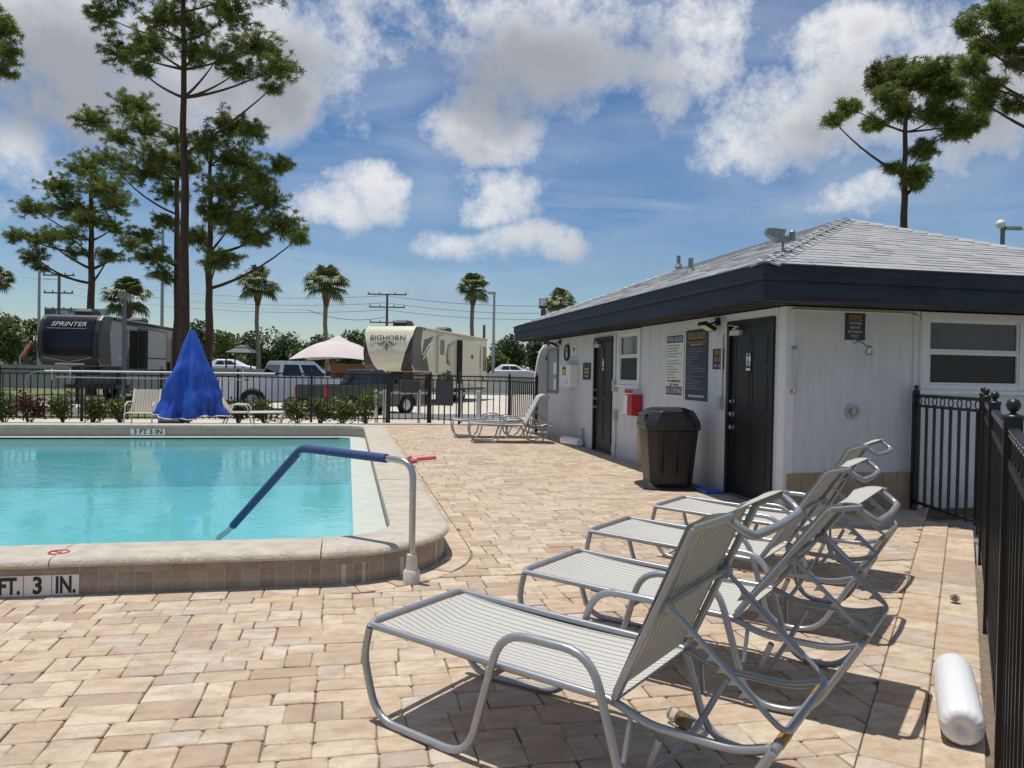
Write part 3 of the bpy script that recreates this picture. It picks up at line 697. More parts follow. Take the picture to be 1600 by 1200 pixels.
# roof fittings
def onroofA(x, y): return Vector((x, y, ZT+(x-EX0)*(RZ-ZT)/RA))
for k, (px, py) in enumerate(((1060, 416), (1079, 425))):
    q = None
    r = ray(px, py); best = min(((abs((Vector((0, 0, CAM_H))+r*t).z-onroofA((Vector((0, 0, CAM_H))+r*t).x, 0).z), t) for t in [8+i*.02 for i in range(500)])); p = Vector((0, 0, CAM_H))+r*best[1]
    v = MB().lathe([(.045, -.1), (.045, .24), (.04, .24), (.04, .1)], 12); v.lathe([(.1, -.03), (.055, .06)], 12, caps=False)
    tag(v.build('vent_pipe', M('lead_pipe', (.22, .23, .25), .5, .4), None, True, loc=p), ('left' if k == 0 else 'right')+' of two short grey vent pipes on the pool side roof slope', 'vent pipe', 'roof vent pipes')
fl = empty('roof_floodlight', (4.78, 8.02, ZT+.53*(RZ-ZT)/RA), 0, 'old grey floodlight aimed left on the roof near the hip', 'floodlight'); fl.scale = (.72, .72, .72)
m_gal = M('galvanised', (.30, .31, .31), .45, .6, var=.3, vscale=15)
MB().tube([(0, 0, -.05), (0, 0, .22)], .02).build('post', m_gal, fl, True)
h_ = MB(); R_ = Matrix.Rotation(math.radians(-18), 3, 'Y')
h_.lathe([(.06, .12), (.09, .06), (.13, -.12), (.15, -.15), (.14, -.15), (.10, -.02)], 4, (-.18, 0, .3), Matrix.Rotation(math.radians(-75), 3, 'Y') @ Matrix.Rotation(PI/4, 3, 'Z')); h_.build('lamp_head', m_gal, fl)
MB().box(-.10, -.05, .17, .09, .05, .27).build('junction_box', m_gal, fl); MB().lathe([(.05, 0), (.05, .14), (.02, .17)], 10, (.16, 0, .2)).build('photocell', m_gal, fl, True)
MB().bar((-.12, 0, .23), (.16, 0, .24), .03).build('bracket', m_gal, fl)
# ------------------------------------------------------------------ things on the building
def plate(name, label, cat, axis, u0, u1, z0, z1, mat, th=.006, off=.004):
    """thin board on a wall, thing at its own lower corner"""
    if axis == 'A': o = MB().box(-off-th, u0-u0, 0, -off, u1-u0, z1-z0); loc = (XA, u0, z0)
    else: o = MB().box(0, -off-th, 0, u1-u0, -off, z1-z0); loc = (u0, YB, z0)
    ob = o.build(name, mat, None, loc=loc); return tag(ob, label, cat)
def lines(o, axis, rows, wmax, mat, th, off=.011, name='small_print'):
    """rows: (z, start, length, height); print too small to read"""
    b = MB(); r = random.Random(len(rows))
    for z, s, l, hh in rows:
        t = s
        while t < s+l:
            w = r.uniform(.018, .06); e = min(t+w, s+l)
            if axis == 'A': b.face([(-off, wmax-t, z), (-off, wmax-e, z), (-off, wmax-e, z+hh), (-off, wmax-t, z+hh)])
            else: b.face([(t, -off, z), (e, -off, z), (e, -off, z+hh), (t, -off, z+hh)])
            t = e+.008
    return b.build(name, mat, o, fix=False)
r4 = random.Random(9)
# cream pool-rules board
y0, y1, z0, z1 = 10.97, 11.66, 1.21, 2.19; w, hh = y1-y0, z1-z0
o = plate('pool_rules_sign', 'cream POOL RULES sign with a blue NO DIVING band, hung beside the navy one', 'sign', 'A', y0, y1, z0, z1, m_cream)
for za, zb, s, sz in ((hh-.14, hh-.03, 'POOL RULES', .095), (.035, .165, 'NO DIVING', .125)):
    MB().box(-.0118, .04, za, -.0102, w-.04, zb).build('blue_band', m_blue_l, o); text(s, sz, 'lettering', m_cream, o, (-.0125, w/2, (za+zb)/2-.002), ROT_A, sx=.98 if sz > .1 else 1.03)
lines(o, 'A', [(hh-.19-k*.043, .05, r4.uniform(.4, .58), .017) for k in range(5)]+[(hh-.43-k*.043, .05, r4.uniform(.25, .58), .017) for k in range(7)], w, M('sign_print', (.22, .22, .24), .6), 0)
text('POOL MAXIMUM DEPTH', .05, 'lettering', m_black, o, (-.0125, w/2, .245), ROT_A, sx=.92); text('3 FEET  4 INCHES', .05, 'lettering', m_black, o, (-.0125, w/2, .19), ROT_A, sx=.92)
# navy pool-rules board
y0, y1, z0, z1 = 10.17, 10.90, 1.185, 2.215; w, hh = y1-y0, z1-z0
o = plate('pool_rules_sign', 'tall navy POOL RULES sign with gold heading', 'sign', 'A', y0, y1, z0, z1, m_navy)
text('POOL RULES', .135, 'lettering', m_gold, o, (-.0125, w/2, hh-.095), ROT_A, sx=.72); MB().box(-.0118, .06, hh-.185, -.0105, w-.05, hh-.178).build('gold_rule', m_gold, o)
lines(o, 'A', [(hh-.225, .15, .42, .02)], w, m_gold, 0); lines(o, 'A', [(hh-.285-k*.036, .05, r4.choice((.2, .38, .48, .55, .6)), .010) for k in range(17)], w, M('faint_print', (.20, .21, .24), .6), 0); lines(o, 'A', [(.05, .12, .5, .03)], w, m_pale, 0)
# pool hours
y0, y1, z0, z1 = 9.69, 10.02, 1.64, 1.92; w = y1-y0
o = plate('pool_hours_sign', 'small navy POOL HOURS sign beside the near door', 'sign', 'A', y0, y1, z0, z1, m_navy)
text('POOL', .09, 'lettering', m_gold, o, (-.0125, w/2, .225), ROT_A, sx=.75); text('HOURS', .09, 'lettering', m_gold, o, (-.0125, w/2, .135), ROT_A, sx=.75); text('8AM  10PM', .055, 'lettering', m_pale, o, (-.0125, w/2, .045), ROT_A, sx=.85)
# far navy notice
y0, y1, z0, z1 = 15.56, 16.12, 1.42, 1.78; w = y1-y0
o = plate('notice_sign', 'small navy notice left of the far door', 'sign', 'A', y0, y1, z0, z1, m_navy); lines(o, 'A', [(.20, .12, .32, .05), (.13, .12, .32, .045)], w, m_gold, 0); lines(o, 'A', [(.06, .18, .2, .03)], w, m_pale, 0)
# please shower
x0, x1, z0, z1 = 5.70, 5.965, 2.0, 2.32; w = x1-x0
o = plate('shower_sign', 'navy sign reading PLEASE SHOWER BEFORE ENTERING POOL above the shower head', 'sign', 'B', x0, x1, z0, z1, m_navy)
text('PLEASE', .058, 'lettering', m_gold, o, (w/2, -.0125, .27), ROT_B, sx=.95); MB().box(.03, -.0115, .232, w-.03, -.0104, .237).build('gold_rule', m_gold, o)
for k, s in enumerate(('SHOWER', 'BEFORE', 'ENTERING', 'POOL')): text(s, .042, 'lettering', m_pale, o, (w/2, -.0125, .195-.05*k), ROT_B, sx=.95)
def restroom(yc, lab):
    o = MB().box(-.006, 0, 0, 0, .2, .33).build('restroom_sign', M('sign_black', (.004, .004, .005), .3), None, loc=(XA+.008, yc-.07, 1.60)); tag(o, lab, 'sign'); o.scale = (1, .72, .8)
    b = MB()
    for k, s in ((-1, 0), (1, 1)):
        y = .1+k*.045; b.lathe([(.001, -.02), (.014, -.014), (.02, 0), (.014, .014), (.001, .02)], 8, (-.008, y, .29), Matrix.Diagonal((.1, 1, 1)))
        b.prism([(y-.03, .26), (y+.03, .26), (y+(.018 if s else .042), .18), (y+.018, .18), (y+.018, .1), (y-.018, .1), (y-.018, .18), (y-(.018 if s else .042), .18)], -.0085, -.0065, lambda u, v, q: (q, u, v))
    b.box(-.0085, .025, .03, -.0065, .175, .07); b.build('pictogram', m_white, o, fix=False)
restroom(9.05, 'black and white restroom sign on the near door'); restroom(14.8, 'black and white restroom sign on the far door')
# wall floodlights
def wall_flood(yc, zc, lab):
    f = empty('wall_floodlight', (XA, yc, zc), 0, lab, 'floodlight', 'floodlights under the pool side eave'); MB().box(-.03, -.05, -.03, 0, .05, .07).build('mount', m_black, f)
    MB().bar((-.03, 0, .02), (-.14, 0, -.02), .025).build('arm', m_black, f)
    R = Matrix.Translation((-.17, 0, -.05)) @ Matrix.Rotation(math.radians(28), 4, 'Y')
    MB().box(-.09, -.115, -.025, .09, .115, .025, R).build('housing', m_black, f); MB().box(-.07, -.09, -.030, .07, .09, -.0255, R).build('lens', M('lamp_lens', (.75, .66, .42), .3), f)
wall_flood(9.88, 2.27, 'dark floodlight with yellow lens above the near door'); wall_flood(18.0, 2.27, 'dark floodlight above the wall clock at the far end')
# clock, AED sign, phone box, bulletin board
c = empty('wall_clock', (XA, 17.35, 2.02), 0, 'round black rimmed wall clock', 'clock'); RX = Matrix.Rotation(-PI/2, 3, 'Y')
MB().lathe([(.17, 0), (.19, .02), (.19, .045), (.165, .05), (.16, .03)], 28, (0, 0, 0), RX, caps=False).build('rim', m_black, c, True); MB().lathe([(.001, .02), (.165, .021)], 28, (0, 0, 0), RX, caps=False).build('dial', m_grey, c)
MB().bar((-.026, 0, 0), (-.026, .06, .06), .012, .004, (1, 0, 0)).bar((-.026, 0, 0), (-.026, -.02, .12), .008, .004, (1, 0, 0)).build('hands', m_black, c)
o = plate('heart_sign', 'small white sign with a red heart beside the clock', 'sign', 'A', 16.62, 17.02, 1.96, 2.19, m_white)
b = MB(); b.prism([(.2+.09*(math.sin(t)**3)*1.0, .12+.085*(.8125*math.cos(t)-.3125*math.cos(2*t)-.125*math.cos(3*t)-.0625*math.cos(4*t))) for t in [2*PI*k/24 for k in range(24)]], -.0125, -.0105, lambda u, v, q: (q, u, v)); b.build('heart', m_redp, o, fix=False)
c = empty('defibrillator_cabinet', (XA, 16.45, 1.24), 0, 'white wall cabinet with a yellow kit behind its window', 'cabinet')
bevel(MB().box(-.2, 0, 0, -.001, .86, .5).build('case', m_white, c), .012); MB().box(-.204, .34, .27, -.2005, .62, .47).build('window', m_glass, c); MB().box(-.207, .38, .28, -.2045, .58, .40).build('kit', M('yellow_kit', (.6, .42, .03), .4), c)
MB().box(-.203, .2, .08, -.2005, .3, .18).build('label_plate', m_grey, c)
c = empty('bulletin_board', (XA, 18.1, 1.06), 0, 'framed glazed notice board at the far end of the wall', 'notice board')
b = MB(); b.box(-.05, 0, 0, -.002, .95, .05); b.box(-.05, 0, 1.02, -.002, .95, 1.07); b.box(-.05, 0, .05, -.002, .05, 1.02); b.box(-.05, .9, .05, -.002, .95, 1.02); b.build('frame', m_gal, c)
MB().box(-.03, .05, .05, -.004, .9, 1.02).build('backing', M('board_back', (.30, .31, .33), .5), c); MB().box(-.033, .1, .45, -.0305, .4, .75).build('paper', m_white, c); MB().box(-.033, .12, .08, -.0305, .36, .35).build('paper', m_white, c)
# red rescue box and sign, cardboard panel, conduits
o = plate('rescue_sign', 'white and red notice below the small window', 'sign', 'A', 13.05, 13.52, .88, 1.29, m_white); MB().box(-.0115, .02, .33, -.0104, .45, .40).build('red_band', m_redp, o); MB().box(-.0115, .12, .02, -.0104, .45, .1).build('red_band', m_redp, o)
lines(o, 'A', [(.29-.045*k, .04, .3, .012) for k in range(4)], .47, m_redp, 0)
c = empty('fire_extinguisher_box', (XA, 12.62, .84), 0, 'bright red wall box with a white front beside the red and white notice', 'wall box')
bevel(MB().box(-.2, 0, 0, -.002, .42, .36).build('case', m_redp, c), .01); MB().box(-.204, .22, 0.01, -.2005, .41, .35).build('front_label', m_white, c)
o = MB().box(-.07, 0, 0, 0, .62, .84).build('plywood_panel', M('plywood', (.47, .36, .24), .8, var=.15, vscale=4, stretch=(1, 1, .2)), None, loc=(XA-.025, 12.0, 0.0)); tag(o, 'tan wooden panel leaning on the wall behind the trash can', 'panel')
def conduit(y, pts, boxes, lab):
    c = empty('electrical_conduit', (XA, y, 0), 0, lab, 'conduit'); MB().tube(pts, .016, 8).build('pipe', m_side, c, True)
    for (u, z, s) in boxes: bevel(MB().box(-.075, u-s/2, z-s*.8, -.002, u+s/2, z+s*.8).build('outlet_box', m_grey, c), .006)
conduit(13.98, [(-.025, 0, 1.42), (-.025, 0, 2.33)], [(0, 1.33, .13)], 'grey conduit with a switch box between the far door and the window')
conduit(13.93, [(-.03, 0, .02), (-.03, 0, .75)], [(0, .78, .12)], 'short conduit with an outlet low between the far door and the window')
conduit(9.72, [(-.02, 0, 1.25), (-.02, 0, 2.1)], [(0, 1.18, .1)], 'conduit with a grey box beside the near door')
conduit(16.0, [(-.03, 0, .05), (-.03, 0, .28)], [(0, .3, .1)], 'low outlet box above the white roll by the far door')
o = MB().tube([(6.71, YB-.03, .6), (6.71, YB-.03, 2.2), (6.66, YB-.03, 2.3), (6.5, YB-.03, 2.33), (5.0, YB-.03, 2.33)], .014, 8).build('electrical_conduit', m_side, None, True); tag(o, 'thin pale conduit running under the soffit to the left of the big window', 'conduit')
b = MB(); rr = random.Random(4)
for k in range(5): b.box(-.004, .02+rr.uniform(0, .03), .02+k*.2, -.002, .28+rr.uniform(-.06, .02), .2+k*.2)
o = b.build('glue_patch', M('old_glue', (.68, .69, .71), .8, var=.2, vscale=30, bump=.8, bscale=50), None, loc=(XA, 12.3, 1.3)); tag(o, 'rough patch of old adhesive where a sign was removed', 'patch')
# grab bar, shower head, valve
c = empty('grab_bar', (5.03, YB, 1.38), 0, 'vertical stainless grab bar at the corner of the shower wall', 'grab bar')
MB().tube(fillet([(0, 0, 0), (0, -.07, 0), (0, -.07, .51), (0, 0, .51)], .06), .019, 12).build('bar', m_steel, c, True)
for z in (0, .51): MB().lathe([(.04, 0), (.04, .008), (.02, .014)], 16, (0, -.002, z), Matrix.Rotation(PI/2, 3, 'X')).build('flange', m_steel, c, True)
c = empty('outdoor_shower', (5.84, YB, 1.985), 0, 'chrome shower head on a short angled arm', 'shower head')
MB().tube(fillet([(0, 0, 0), (.01, -.08, .0), (.06, -.17, -.08)], .05), .012, 10).build('arm', m_steel, c, True); MB().lathe([(.035, 0), (.03, .01), (.013, .016)], 16, (0, -.001, 0), Matrix.Rotation(PI/2, 3, 'X')).build('flange', m_steel, c, True)
MB().lathe([(.016, .03), (.03, 0), (.046, -.05), (.044, -.06)], 16, (.065, -.18, -.09), Matrix.Rotation(math.radians(40), 3, 'X') @ Matrix.Rotation(math.radians(-15), 3, 'Y')).build('rose', m_steel, c, True)
c = empty('shower_valve', (5.82, YB, 1.16), 0, 'round chrome shower valve with a lever', 'shower valve'); RY = Matrix.Rotation(PI/2, 3, 'X')
MB().lathe([(.098, 0), (.095, .012), (.07, .016), (.066, .01)], 28, (0, -.001, 0), RY).build('escutcheon', m_steel, c, True); MB().lathe([(.04, .01), (.036, .05), (.02, .06)], 16, (0, 0, 0), RY).build('hub', m_steel, c, True); MB().bar((0, -.05, 0), (.02, -.06, -.07), .02, .014).build('lever', m_steel, c)
# ------------------------------------------------------------------ black aluminium fences
m_fence = M('black_fence_paint', (.012, .012, .013), .38, var=.2, vscale=10, spec=.5)
FZ = 1.375
ring_me = MB().tube([(.047*math.cos(2*PI*k/12), 0, .047*math.sin(2*PI*k/12)) for k in range(12)], .0075, 5, True).mesh('ring', True)
pick_me = MB().box(-.0125, -.0125, .06, .0125, .0125, FZ-.135).mesh('picket')
post_me = MB().box(-.031, -.031, -.02, .031, .031, FZ+.03).mesh('post')
ball_me = MB().lathe([(.040, 0), (.040, .014), (.02, .02), (.011, .024), (.011, .03), (.02, .036), (.027, .054), (.02, .073), (.001, .081)], 14).mesh('finial', True)
for me in (ring_me, pick_me, post_me, ball_me): me.materials.append(m_fence)
def fence(pts, label, posts=True, balls=True, spacing=.16, name='pool_fence', cat='fence', z=0, end_posts=(True, True), screws=False):
    root = empty(name, (*pts[0], z), 0, label, cat); p0 = Vector(pts[0])
    for i, (a, c) in enumerate(zip(pts, pts[1:])):
        a = Vector(a)-p0; c = Vector(c)-p0; d = (c-a).normalized(); L_ = (c-a).length; ang = math.atan2(d.y, d.x)
        for zc, hh in ((FZ-.018, .036), (FZ-.135, .03), (.1, .03)):
            b = MB().bar((a.x, a.y, zc), (c.x, c.y, zc), .030, hh); b.build('rail', m_fence, root)
        n = max(1, int((L_-.06)/spacing)); st = L_/n
        for k in range(n):
            t = (k+.5)*st; p = a+d*t
            o = link('picket', pick_me, None, root, (p.x, p.y, 0)); o.rotation_euler.z = ang
            o = link('ring', ring_me, None, root, (p.x, p.y, FZ-.0775)); o.rotation_euler.z = ang
    for i, q in enumerate(pts):
        if (i == 0 and not end_posts[0]) or (i == len(pts)-1 and not end_posts[1]): continue
        q = Vector(q)-p0; d = Vector(pts[min(i+1, len(pts)-1)])-Vector(pts[max(i-1, 0)]); po = link('post', post_me, None, root, (q.x, q.y, 0)); po.rotation_euler.z = math.atan2(d.y, d.x)
        if balls: bo = link('finial', ball_me, None, po, (0, 0, FZ+.03))
    return root
def fl_(s): return tuple(FA*s+FN*F_OFF)
# by the loungers: corner post, then along the diagonal past the viewer
near_pts = [fl_(9.25), fl_(7.75), fl_(5.65), fl_(3.5), fl_(1.4), fl_(-.6)]
nf = fence(near_pts, 'black metal picket fence with ball finials running along behind the four loungers')
m_scr = M('bright_screw', (.6, .6, .58), .3, 1)
b = MB()
for k in range(90):
    s = 2.2+k*.0585
    if s > 7.6: break
    for dz, dn in ((0, -.006), (0, .006)): pass
    p = FA*s+FN*(F_OFF-.0155)-Vector(near_pts[0]); b.ball((p.x, p.y, FZ-.018+(.008 if k % 2 else -.008)), .0035, 6, 4)
b.build('screw_heads', m_scr, nf)['kind'] = 'stuff'
fence([(6.62, 8.1), fl_(9.25)], 'short run of black picket fence between the shower wall and the corner post', end_posts=(True, False))
# far side of the pool
FY = 22.75
fence([(-10.9+k*1.98, FY) for k in range(6)]+[(1.12, FY)], 'long black picket fence behind the far side of the pool', z=.05)
g = fence([(1.18, FY), (2.3, FY)], 'black picket gate between the far fence runs', name='pool_gate', cat='gate', z=.05, balls=False)
MB().box(.02, -.05, .85, .09, .03, 1.2).build('latch', m_fence, g)
fence([(2.36, FY), (3.15, 22.3), (4.5, 21.75)], 'black picket fence right of the far gate', z=.05)
fence([(4.5, 21.7), (4.7, 19.3)], 'black picket fence running back from the corner to the end of the building', end_posts=(False, True), z=.05)
m_slate = M('slate_sign', (.055, .06, .075), .5)
o = MB().box(0, -.012, 0, .5, 0, .36).build('blank_sign', m_slate, None, loc=(1.5, FY-.02, .9)); tag(o, 'dark grey sign board hung on the pool gate', 'sign')
o = MB().box(0, -.012, 0, .55, 0, .72).build('blank_sign', m_slate, None, loc=(2.5, FY-.10, .55)); o.rotation_euler.z = math.radians(-29); tag(o, 'larger dark grey board on the fence right of the gate', 'sign')
# white rail fence beyond the gate
wf = empty('white_rail_fence', (.9, 25.2, GZ), 0, 'white post and rail fence behind the gate', 'fence')
for x, ww in ((0.0, .12), (.26, .12), (1.35, .1), (2.7, .12), (3.3, .16), (4.35, .12)): bevel(MB().box(x-ww/2, -.06, 0, x+ww/2, .06, 1.05).build('post', m_white, wf), .01)
MB().box(-.02, -.03, .93, 4.5, .03, 1.0).build('rail', m_white, wf); MB().box(.3, -.02, .15, 4.4, .02, .3).build('rail', m_white, wf)
# life hook poles on brackets in front of the far fence
def px_y(px, py, y):
    r = ray(px, py); return Vector((0, 0, CAM_H))+r*(y/r.y)
hook = empty('life_hook', tuple(px_y(70, 579, FY-.12)), 0, 'long white pole with a curved rescue hook hung on the far fence', 'rescue hook'); h0 = hook.location.copy()
pts = [px_y(x, y, FY-.12)-h0 for x, y in ((48, 616), (41, 606), (39, 596), (43, 588), (52, 582), (62, 580), (72, 579.5))]; MB().tube(pts, .014, 8).build('hook', m_steel, hook, True)
MB().tube([px_y(70, 579.5, FY-.12)-h0, px_y(430, 584, FY-.12)-h0], .026, 10).build('pole', m_white, hook, True)
for x in (81, 110, 380): MB().bar(px_y(x, 576, FY-.06)-h0, px_y(x, 594, FY-.06)-h0, .03, .02).build('bracket', m_white, hook)
o = empty('vacuum_pole', tuple(px_y(88, 589, FY-.13)), 0, 'thinner white pole hung below the rescue hook', 'pole'); MB().tube([Vector((0, 0, 0)), px_y(382, 593.5, FY-.13)-o.location], .018, 8).build('pole', m_white, o, True); MB().tube([px_y(382, 593.5, FY-.13)-o.location, px_y(389, 593.6, FY-.13)-o.location], .022, 8).build('end_grip', m_redp, o, True)
# ------------------------------------------------------------------ loungers
m_tube = M('grey_tube', (.38, .395, .42), .34, .5, var=.12, vscale=14)
m_brass = M('worn_sleeve', (.42, .27, .05), .4, .4)
def sling_mat():
    m = bpy.data.materials.new('sling'); m.use_nodes = True; nt = m.node_tree; L = nt.links.new; b = nt.nodes['Principled BSDF']; b.inputs['Roughness'].default_value = .8
    tc = nt.nodes.new('ShaderNodeTexCoord'); sp = nt.nodes.new('ShaderNodeSeparateXYZ'); L(tc.outputs['UV'], sp.inputs[0])
    def mm(op, a, b_=None):
        n = nt.nodes.new('ShaderNodeMath'); n.operation = op
        for i, v in enumerate((a, b_)):
            if v is None: continue
            if isinstance(v, (int, float)): n.inputs[i].default_value = v
            else: L(v, n.inputs[i])
        return n.outputs[0]
    fy = mm('FRACT', mm('MULTIPLY', sp.outputs[1], 27.0)); fx = mm('FRACT', mm('MULTIPLY', sp.outputs[0], 110.0))
    line = mm('LESS_THAN', fy, .17); dash = mm('MULTIPLY', line, mm('GREATER_THAN', fx, .22))
    f2 = mm('FRACT', mm('MULTIPLY', sp.outputs[1], 135.0)); wv = mm('MULTIPLY', mm('LESS_THAN', f2, .33), mm('LESS_THAN', mm('FRACT', mm('ADD', mm('MULTIPLY', sp.outputs[0], 150.0), mm('MULTIPLY', mm('FLOOR', mm('MULTIPLY', sp.outputs[1], 135.0)), .5))), .42))
    m1 = nt.nodes.new('ShaderNodeMix'); m1.data_type = 'RGBA'; L(mm('MULTIPLY', wv, .6), m1.inputs[0]); m1.inputs[6].default_value = (.64, .625, .575, 1); m1.inputs[7].default_value = (.30, .28, .25, 1)
    m2 = nt.nodes.new('ShaderNodeMix'); m2.data_type = 'RGBA'; L(mm('MULTIPLY', dash, .85), m2.inputs[0]); L(m1.outputs[2], m2.inputs[6]); m2.inputs[7].default_value = (.10, .10, .10, 1)
    L(m2.outputs[2], b.inputs['Base Color'])
    bp = nt.nodes.new('ShaderNodeBump'); bp.inputs['Strength'].default_value = .5; bp.inputs['Distance'].default_value = .003; L(mm('SUBTRACT', 1.0, mm('MAXIMUM', wv, dash)), bp.inputs['Height']); L(bp.outputs[0], b.inputs['Normal'])
    tr = nt.nodes.new('ShaderNodeBsdfTranslucent'); L(m2.outputs[2], tr.inputs[0]); ms = nt.nodes.new('ShaderNodeMixShader'); ms.inputs[0].default_value = .18; L(b.outputs[0], ms.inputs[1]); L(tr.outputs[0], ms.inputs[2]); L(ms.outputs[0], nt.nodes['Material Output'].inputs[0])
    return m
m_sling = sling_mat()
def sling(path, w, sag, parent, name):
    """cloth strip along path (x,z) spanning y 0..w, with sag; thin slab with UVs in metres"""
    b = MB(); n = len(path); ny = 10; uv = []; acc = [0]
    for a, c in zip(path, path[1:]): acc.append(acc[-1]+math.hypot(c[0]-a[0], c[1]-a[1]))
    for lay_ in (0, 1):
        for k, (x, z) in enumerate(path):
            a = path[max(k-1, 0)]; c = path[min(k+1, n-1)]; tx, tz = c[0]-a[0], c[1]-a[1]; l = math.hypot(tx, tz); nx, nz = -tz/l, tx/l
            e = min(1, k/2., (n-1-k)/2.)
            for j in range(ny+1):
                v = j/ny; s = -sag*e*(4*v*(1-v))-.004*lay_; b.v.append((x+nx*s, w*v, z+nz*s)); uv.append((acc[k], w*v))
    o = (ny+1)*n
    for k in range(n-1):
        for j in range(ny):
            q = (k*(ny+1)+j, (k+1)*(ny+1)+j, (k+1)*(ny+1)+j+1, k*(ny+1)+j+1); b.f.append(q); b.f.append(tuple(o+i for i in reversed(q)))
    for k in range(n-1):
        for j in (0, ny):
            q = (k*(ny+1)+j, (k+1)*(ny+1)+j, o+(k+1)*(ny+1)+j, o+k*(ny+1)+j); b.f.append(q)
    me = b.mesh(name, True); ul = me.uv_layers.new(name='UVMap')
    for lp in me.loops: ul.data[lp.index].uv = uv[lp.vertex_index]
    return link(name, me, m_sling, parent)
def lounger(loc, ang, back, label, group, W_=.66, R=.0168):
    """local x from foot to head, y across; back = recline angle in degrees"""
    t = empty('chaise_lounge', (*loc, 0), ang, label, 'lounger', group)
    gz = R
    for s, y in ((-1, 0), (1, W_)):
        yo = y+s*.012; ya = y+s*.045
        side = [(0, yo, .405), (-.03, yo, .28), (.05, yo, gz), (.58, ya, gz), (.735, ya, .55), (1.13, ya, .55), (1.29, ya, gz), (1.56, yo, gz), (1.765, yo, .37)]
        MB().tube(fillet(side, .12, 6), R, 10).build('side_frame', m_tube, t, True)
        rail = [(0, y, .418), (.6, y, .40), (1.20, y, .388), (1.33, y, .335), (1.64, y, .335), (1.76, y, .375)]
        MB().tube(fillet(rail, .07, 5), R*.92, 10).build('seat_rail', m_tube, t, True)
        MB().tube([(1.27, y, .36), (1.265, ya, .2)], R*.6, 8).build('rail_bracket', m_tube, t, True)
    MB().tube(fillet([(.0, -.012, .405), (-.012, .03, .425), (-.012, W_-.03, .425), (0, W_+.012, .405)], .06, 5), R, 10).build('foot_bar', m_tube, t, True)
    MB().tube([(1.765, -.012, .37), (1.765, W_+.012, .37)], R, 10).build('rear_crossbar', m_tube, t, True)
    for y in (.1, W_-.1): MB().tube([(1.765, y-.05, .37), (1.765, y+.05, .37)], R*1.12, 10).build('sleeve', m_brass, t, True)
    MB().tube([(.64, .0, .335), (.64, W_, .335)], R*.7, 8).build('seat_crossbar', m_tube, t, True)
    # low cross tube and curved brace under the back
    MB().tube(fillet([(1.38, -.0, .30), (1.30, .06, .12), (1.28, W_/2, .06), (1.30, W_-.06, .12), (1.38, W_, .30)], .12, 6), R*.85, 8).build('under_brace', m_tube, t, True)
    sp = [(0.02+1.19*k/16, .418-.03*k/16-.018*math.sin(PI*k/16)) for k in range(17)]
    sling(sp, W_, .035, t, 'seat_sling')
    # back
    a = math.radians(back); hx, hz = 1.205, .395; L1 = .705; kx, kz = hx+L1*math.cos(a), hz+L1*math.sin(a); a2 = a-math.radians(42); tx, tz = kx+.135*math.cos(a2), kz+.135*math.sin(a2)
    bk = MB()
    for y in (0, W_): bk.tube(fillet([(hx, y, hz), (kx, y, kz), (tx, y, tz)], .08, 5), [R*1.1]*8, 10) if False else bk.bar((hx, y, hz), (kx, y, kz), .024, .042, (0, 1, 0)) and bk.bar((kx, y, kz), (tx, y, tz), .024, .042, (0, 1, 0))
    bf = bk.build('back_frame', m_tube, t); bevel(bf, .006)
    e = (tx+.055, tz-.035)
    MB().tube(fillet([(tx-.02, .012, tz-.012), (e[0], .03, e[1]-.03), (e[0]+.01, W_*.5, e[1]-.035), (e[0], W_-.03, e[1]-.03), (tx-.02, W_-.012, tz-.012)], .07, 5), R*.95, 10).build('headrest_loop', m_tube, t, True)
    bp = [(hx+.02*math.cos(a)+(kx-hx-.02)*k/10, hz+(kz-hz)*(.02+.98*k/10)) for k in range(11)]
    bp += [(kx+(tx-kx)*k/5+.012*math.sin(PI*k/5)*-math.sin(a2), kz+(tz-kz)*k/5+.012*math.sin(PI*k/5)) for k in range(1, 6)]
    off = .021; bp = [(x-off*math.sin(a), z+off*math.cos(a)) for x, z in bp]
    sling(bp, W_, .018, t, 'back_sling')
    # ratchet support
    if back > 20:
        px_, pz_ = hx+.40*math.cos(a)+.02, hz+.40*math.sin(a)-.01; qx, qz = 1.765, .425
        d = Vector((qx-px_, 0, qz-pz_)); d.normalize(); en = Vector((px_, 0, pz_))+d*(Vector((qx-px_, 0, qz-pz_)).length+.03)
        MB().tube(fillet([(px_, .035, pz_), (en.x, .05, en.z), (en.x+.0, W_-.05, en.z), (px_, W_-.035, pz_)], .06, 5), R*.62, 8).build('ratchet_arm', m_tube, t, True)
        for y in (.06, W_-.06):
            b = MB(); nrm = Vector((d.z, 0, -d.x)); nrm = nrm if nrm.z < 0 else -nrm; P = []
            for k in range(6):
                s0 = .10+.05*k; P += [(s0, .010), (s0+.006, .045), (s0+.022, .022), (s0+.04, .015)]
            base = Vector((px_, 0, pz_)); ptsu = [(s_, w_) for s_, w_ in P]; poly = [(.08, 0)]+ptsu+[(.42, .01), (.42, 0)]
            b.prism(poly, y-.003, y+.003, lambda u, v, w: tuple(base+d*u+nrm*v+Vector((0, w, 0)))); b.build('ratchet_plate', m_tube, t)
            MB().lathe([(.026, -.02), (.03, -.01), (.03, .01), (.02, .02)], 10, (px_-.01, y-.03 if y < .3 else y+.03, pz_), Matrix.Rotation(PI/2, 3, 'X')).build('pivot', m_tube, t, True)
        MB().tube([(px_-.005, .02, pz_+.01), (px_-.005, W_-.02, pz_+.01)], R*.7, 8).build('back_crossbar', m_tube, t, True)
    return t
GL = 'silver framed mesh loungers on the deck'
def near_l(nx, ny, ang, back, lab): lounger((nx, ny), math.radians(ang), back, lab, GL)
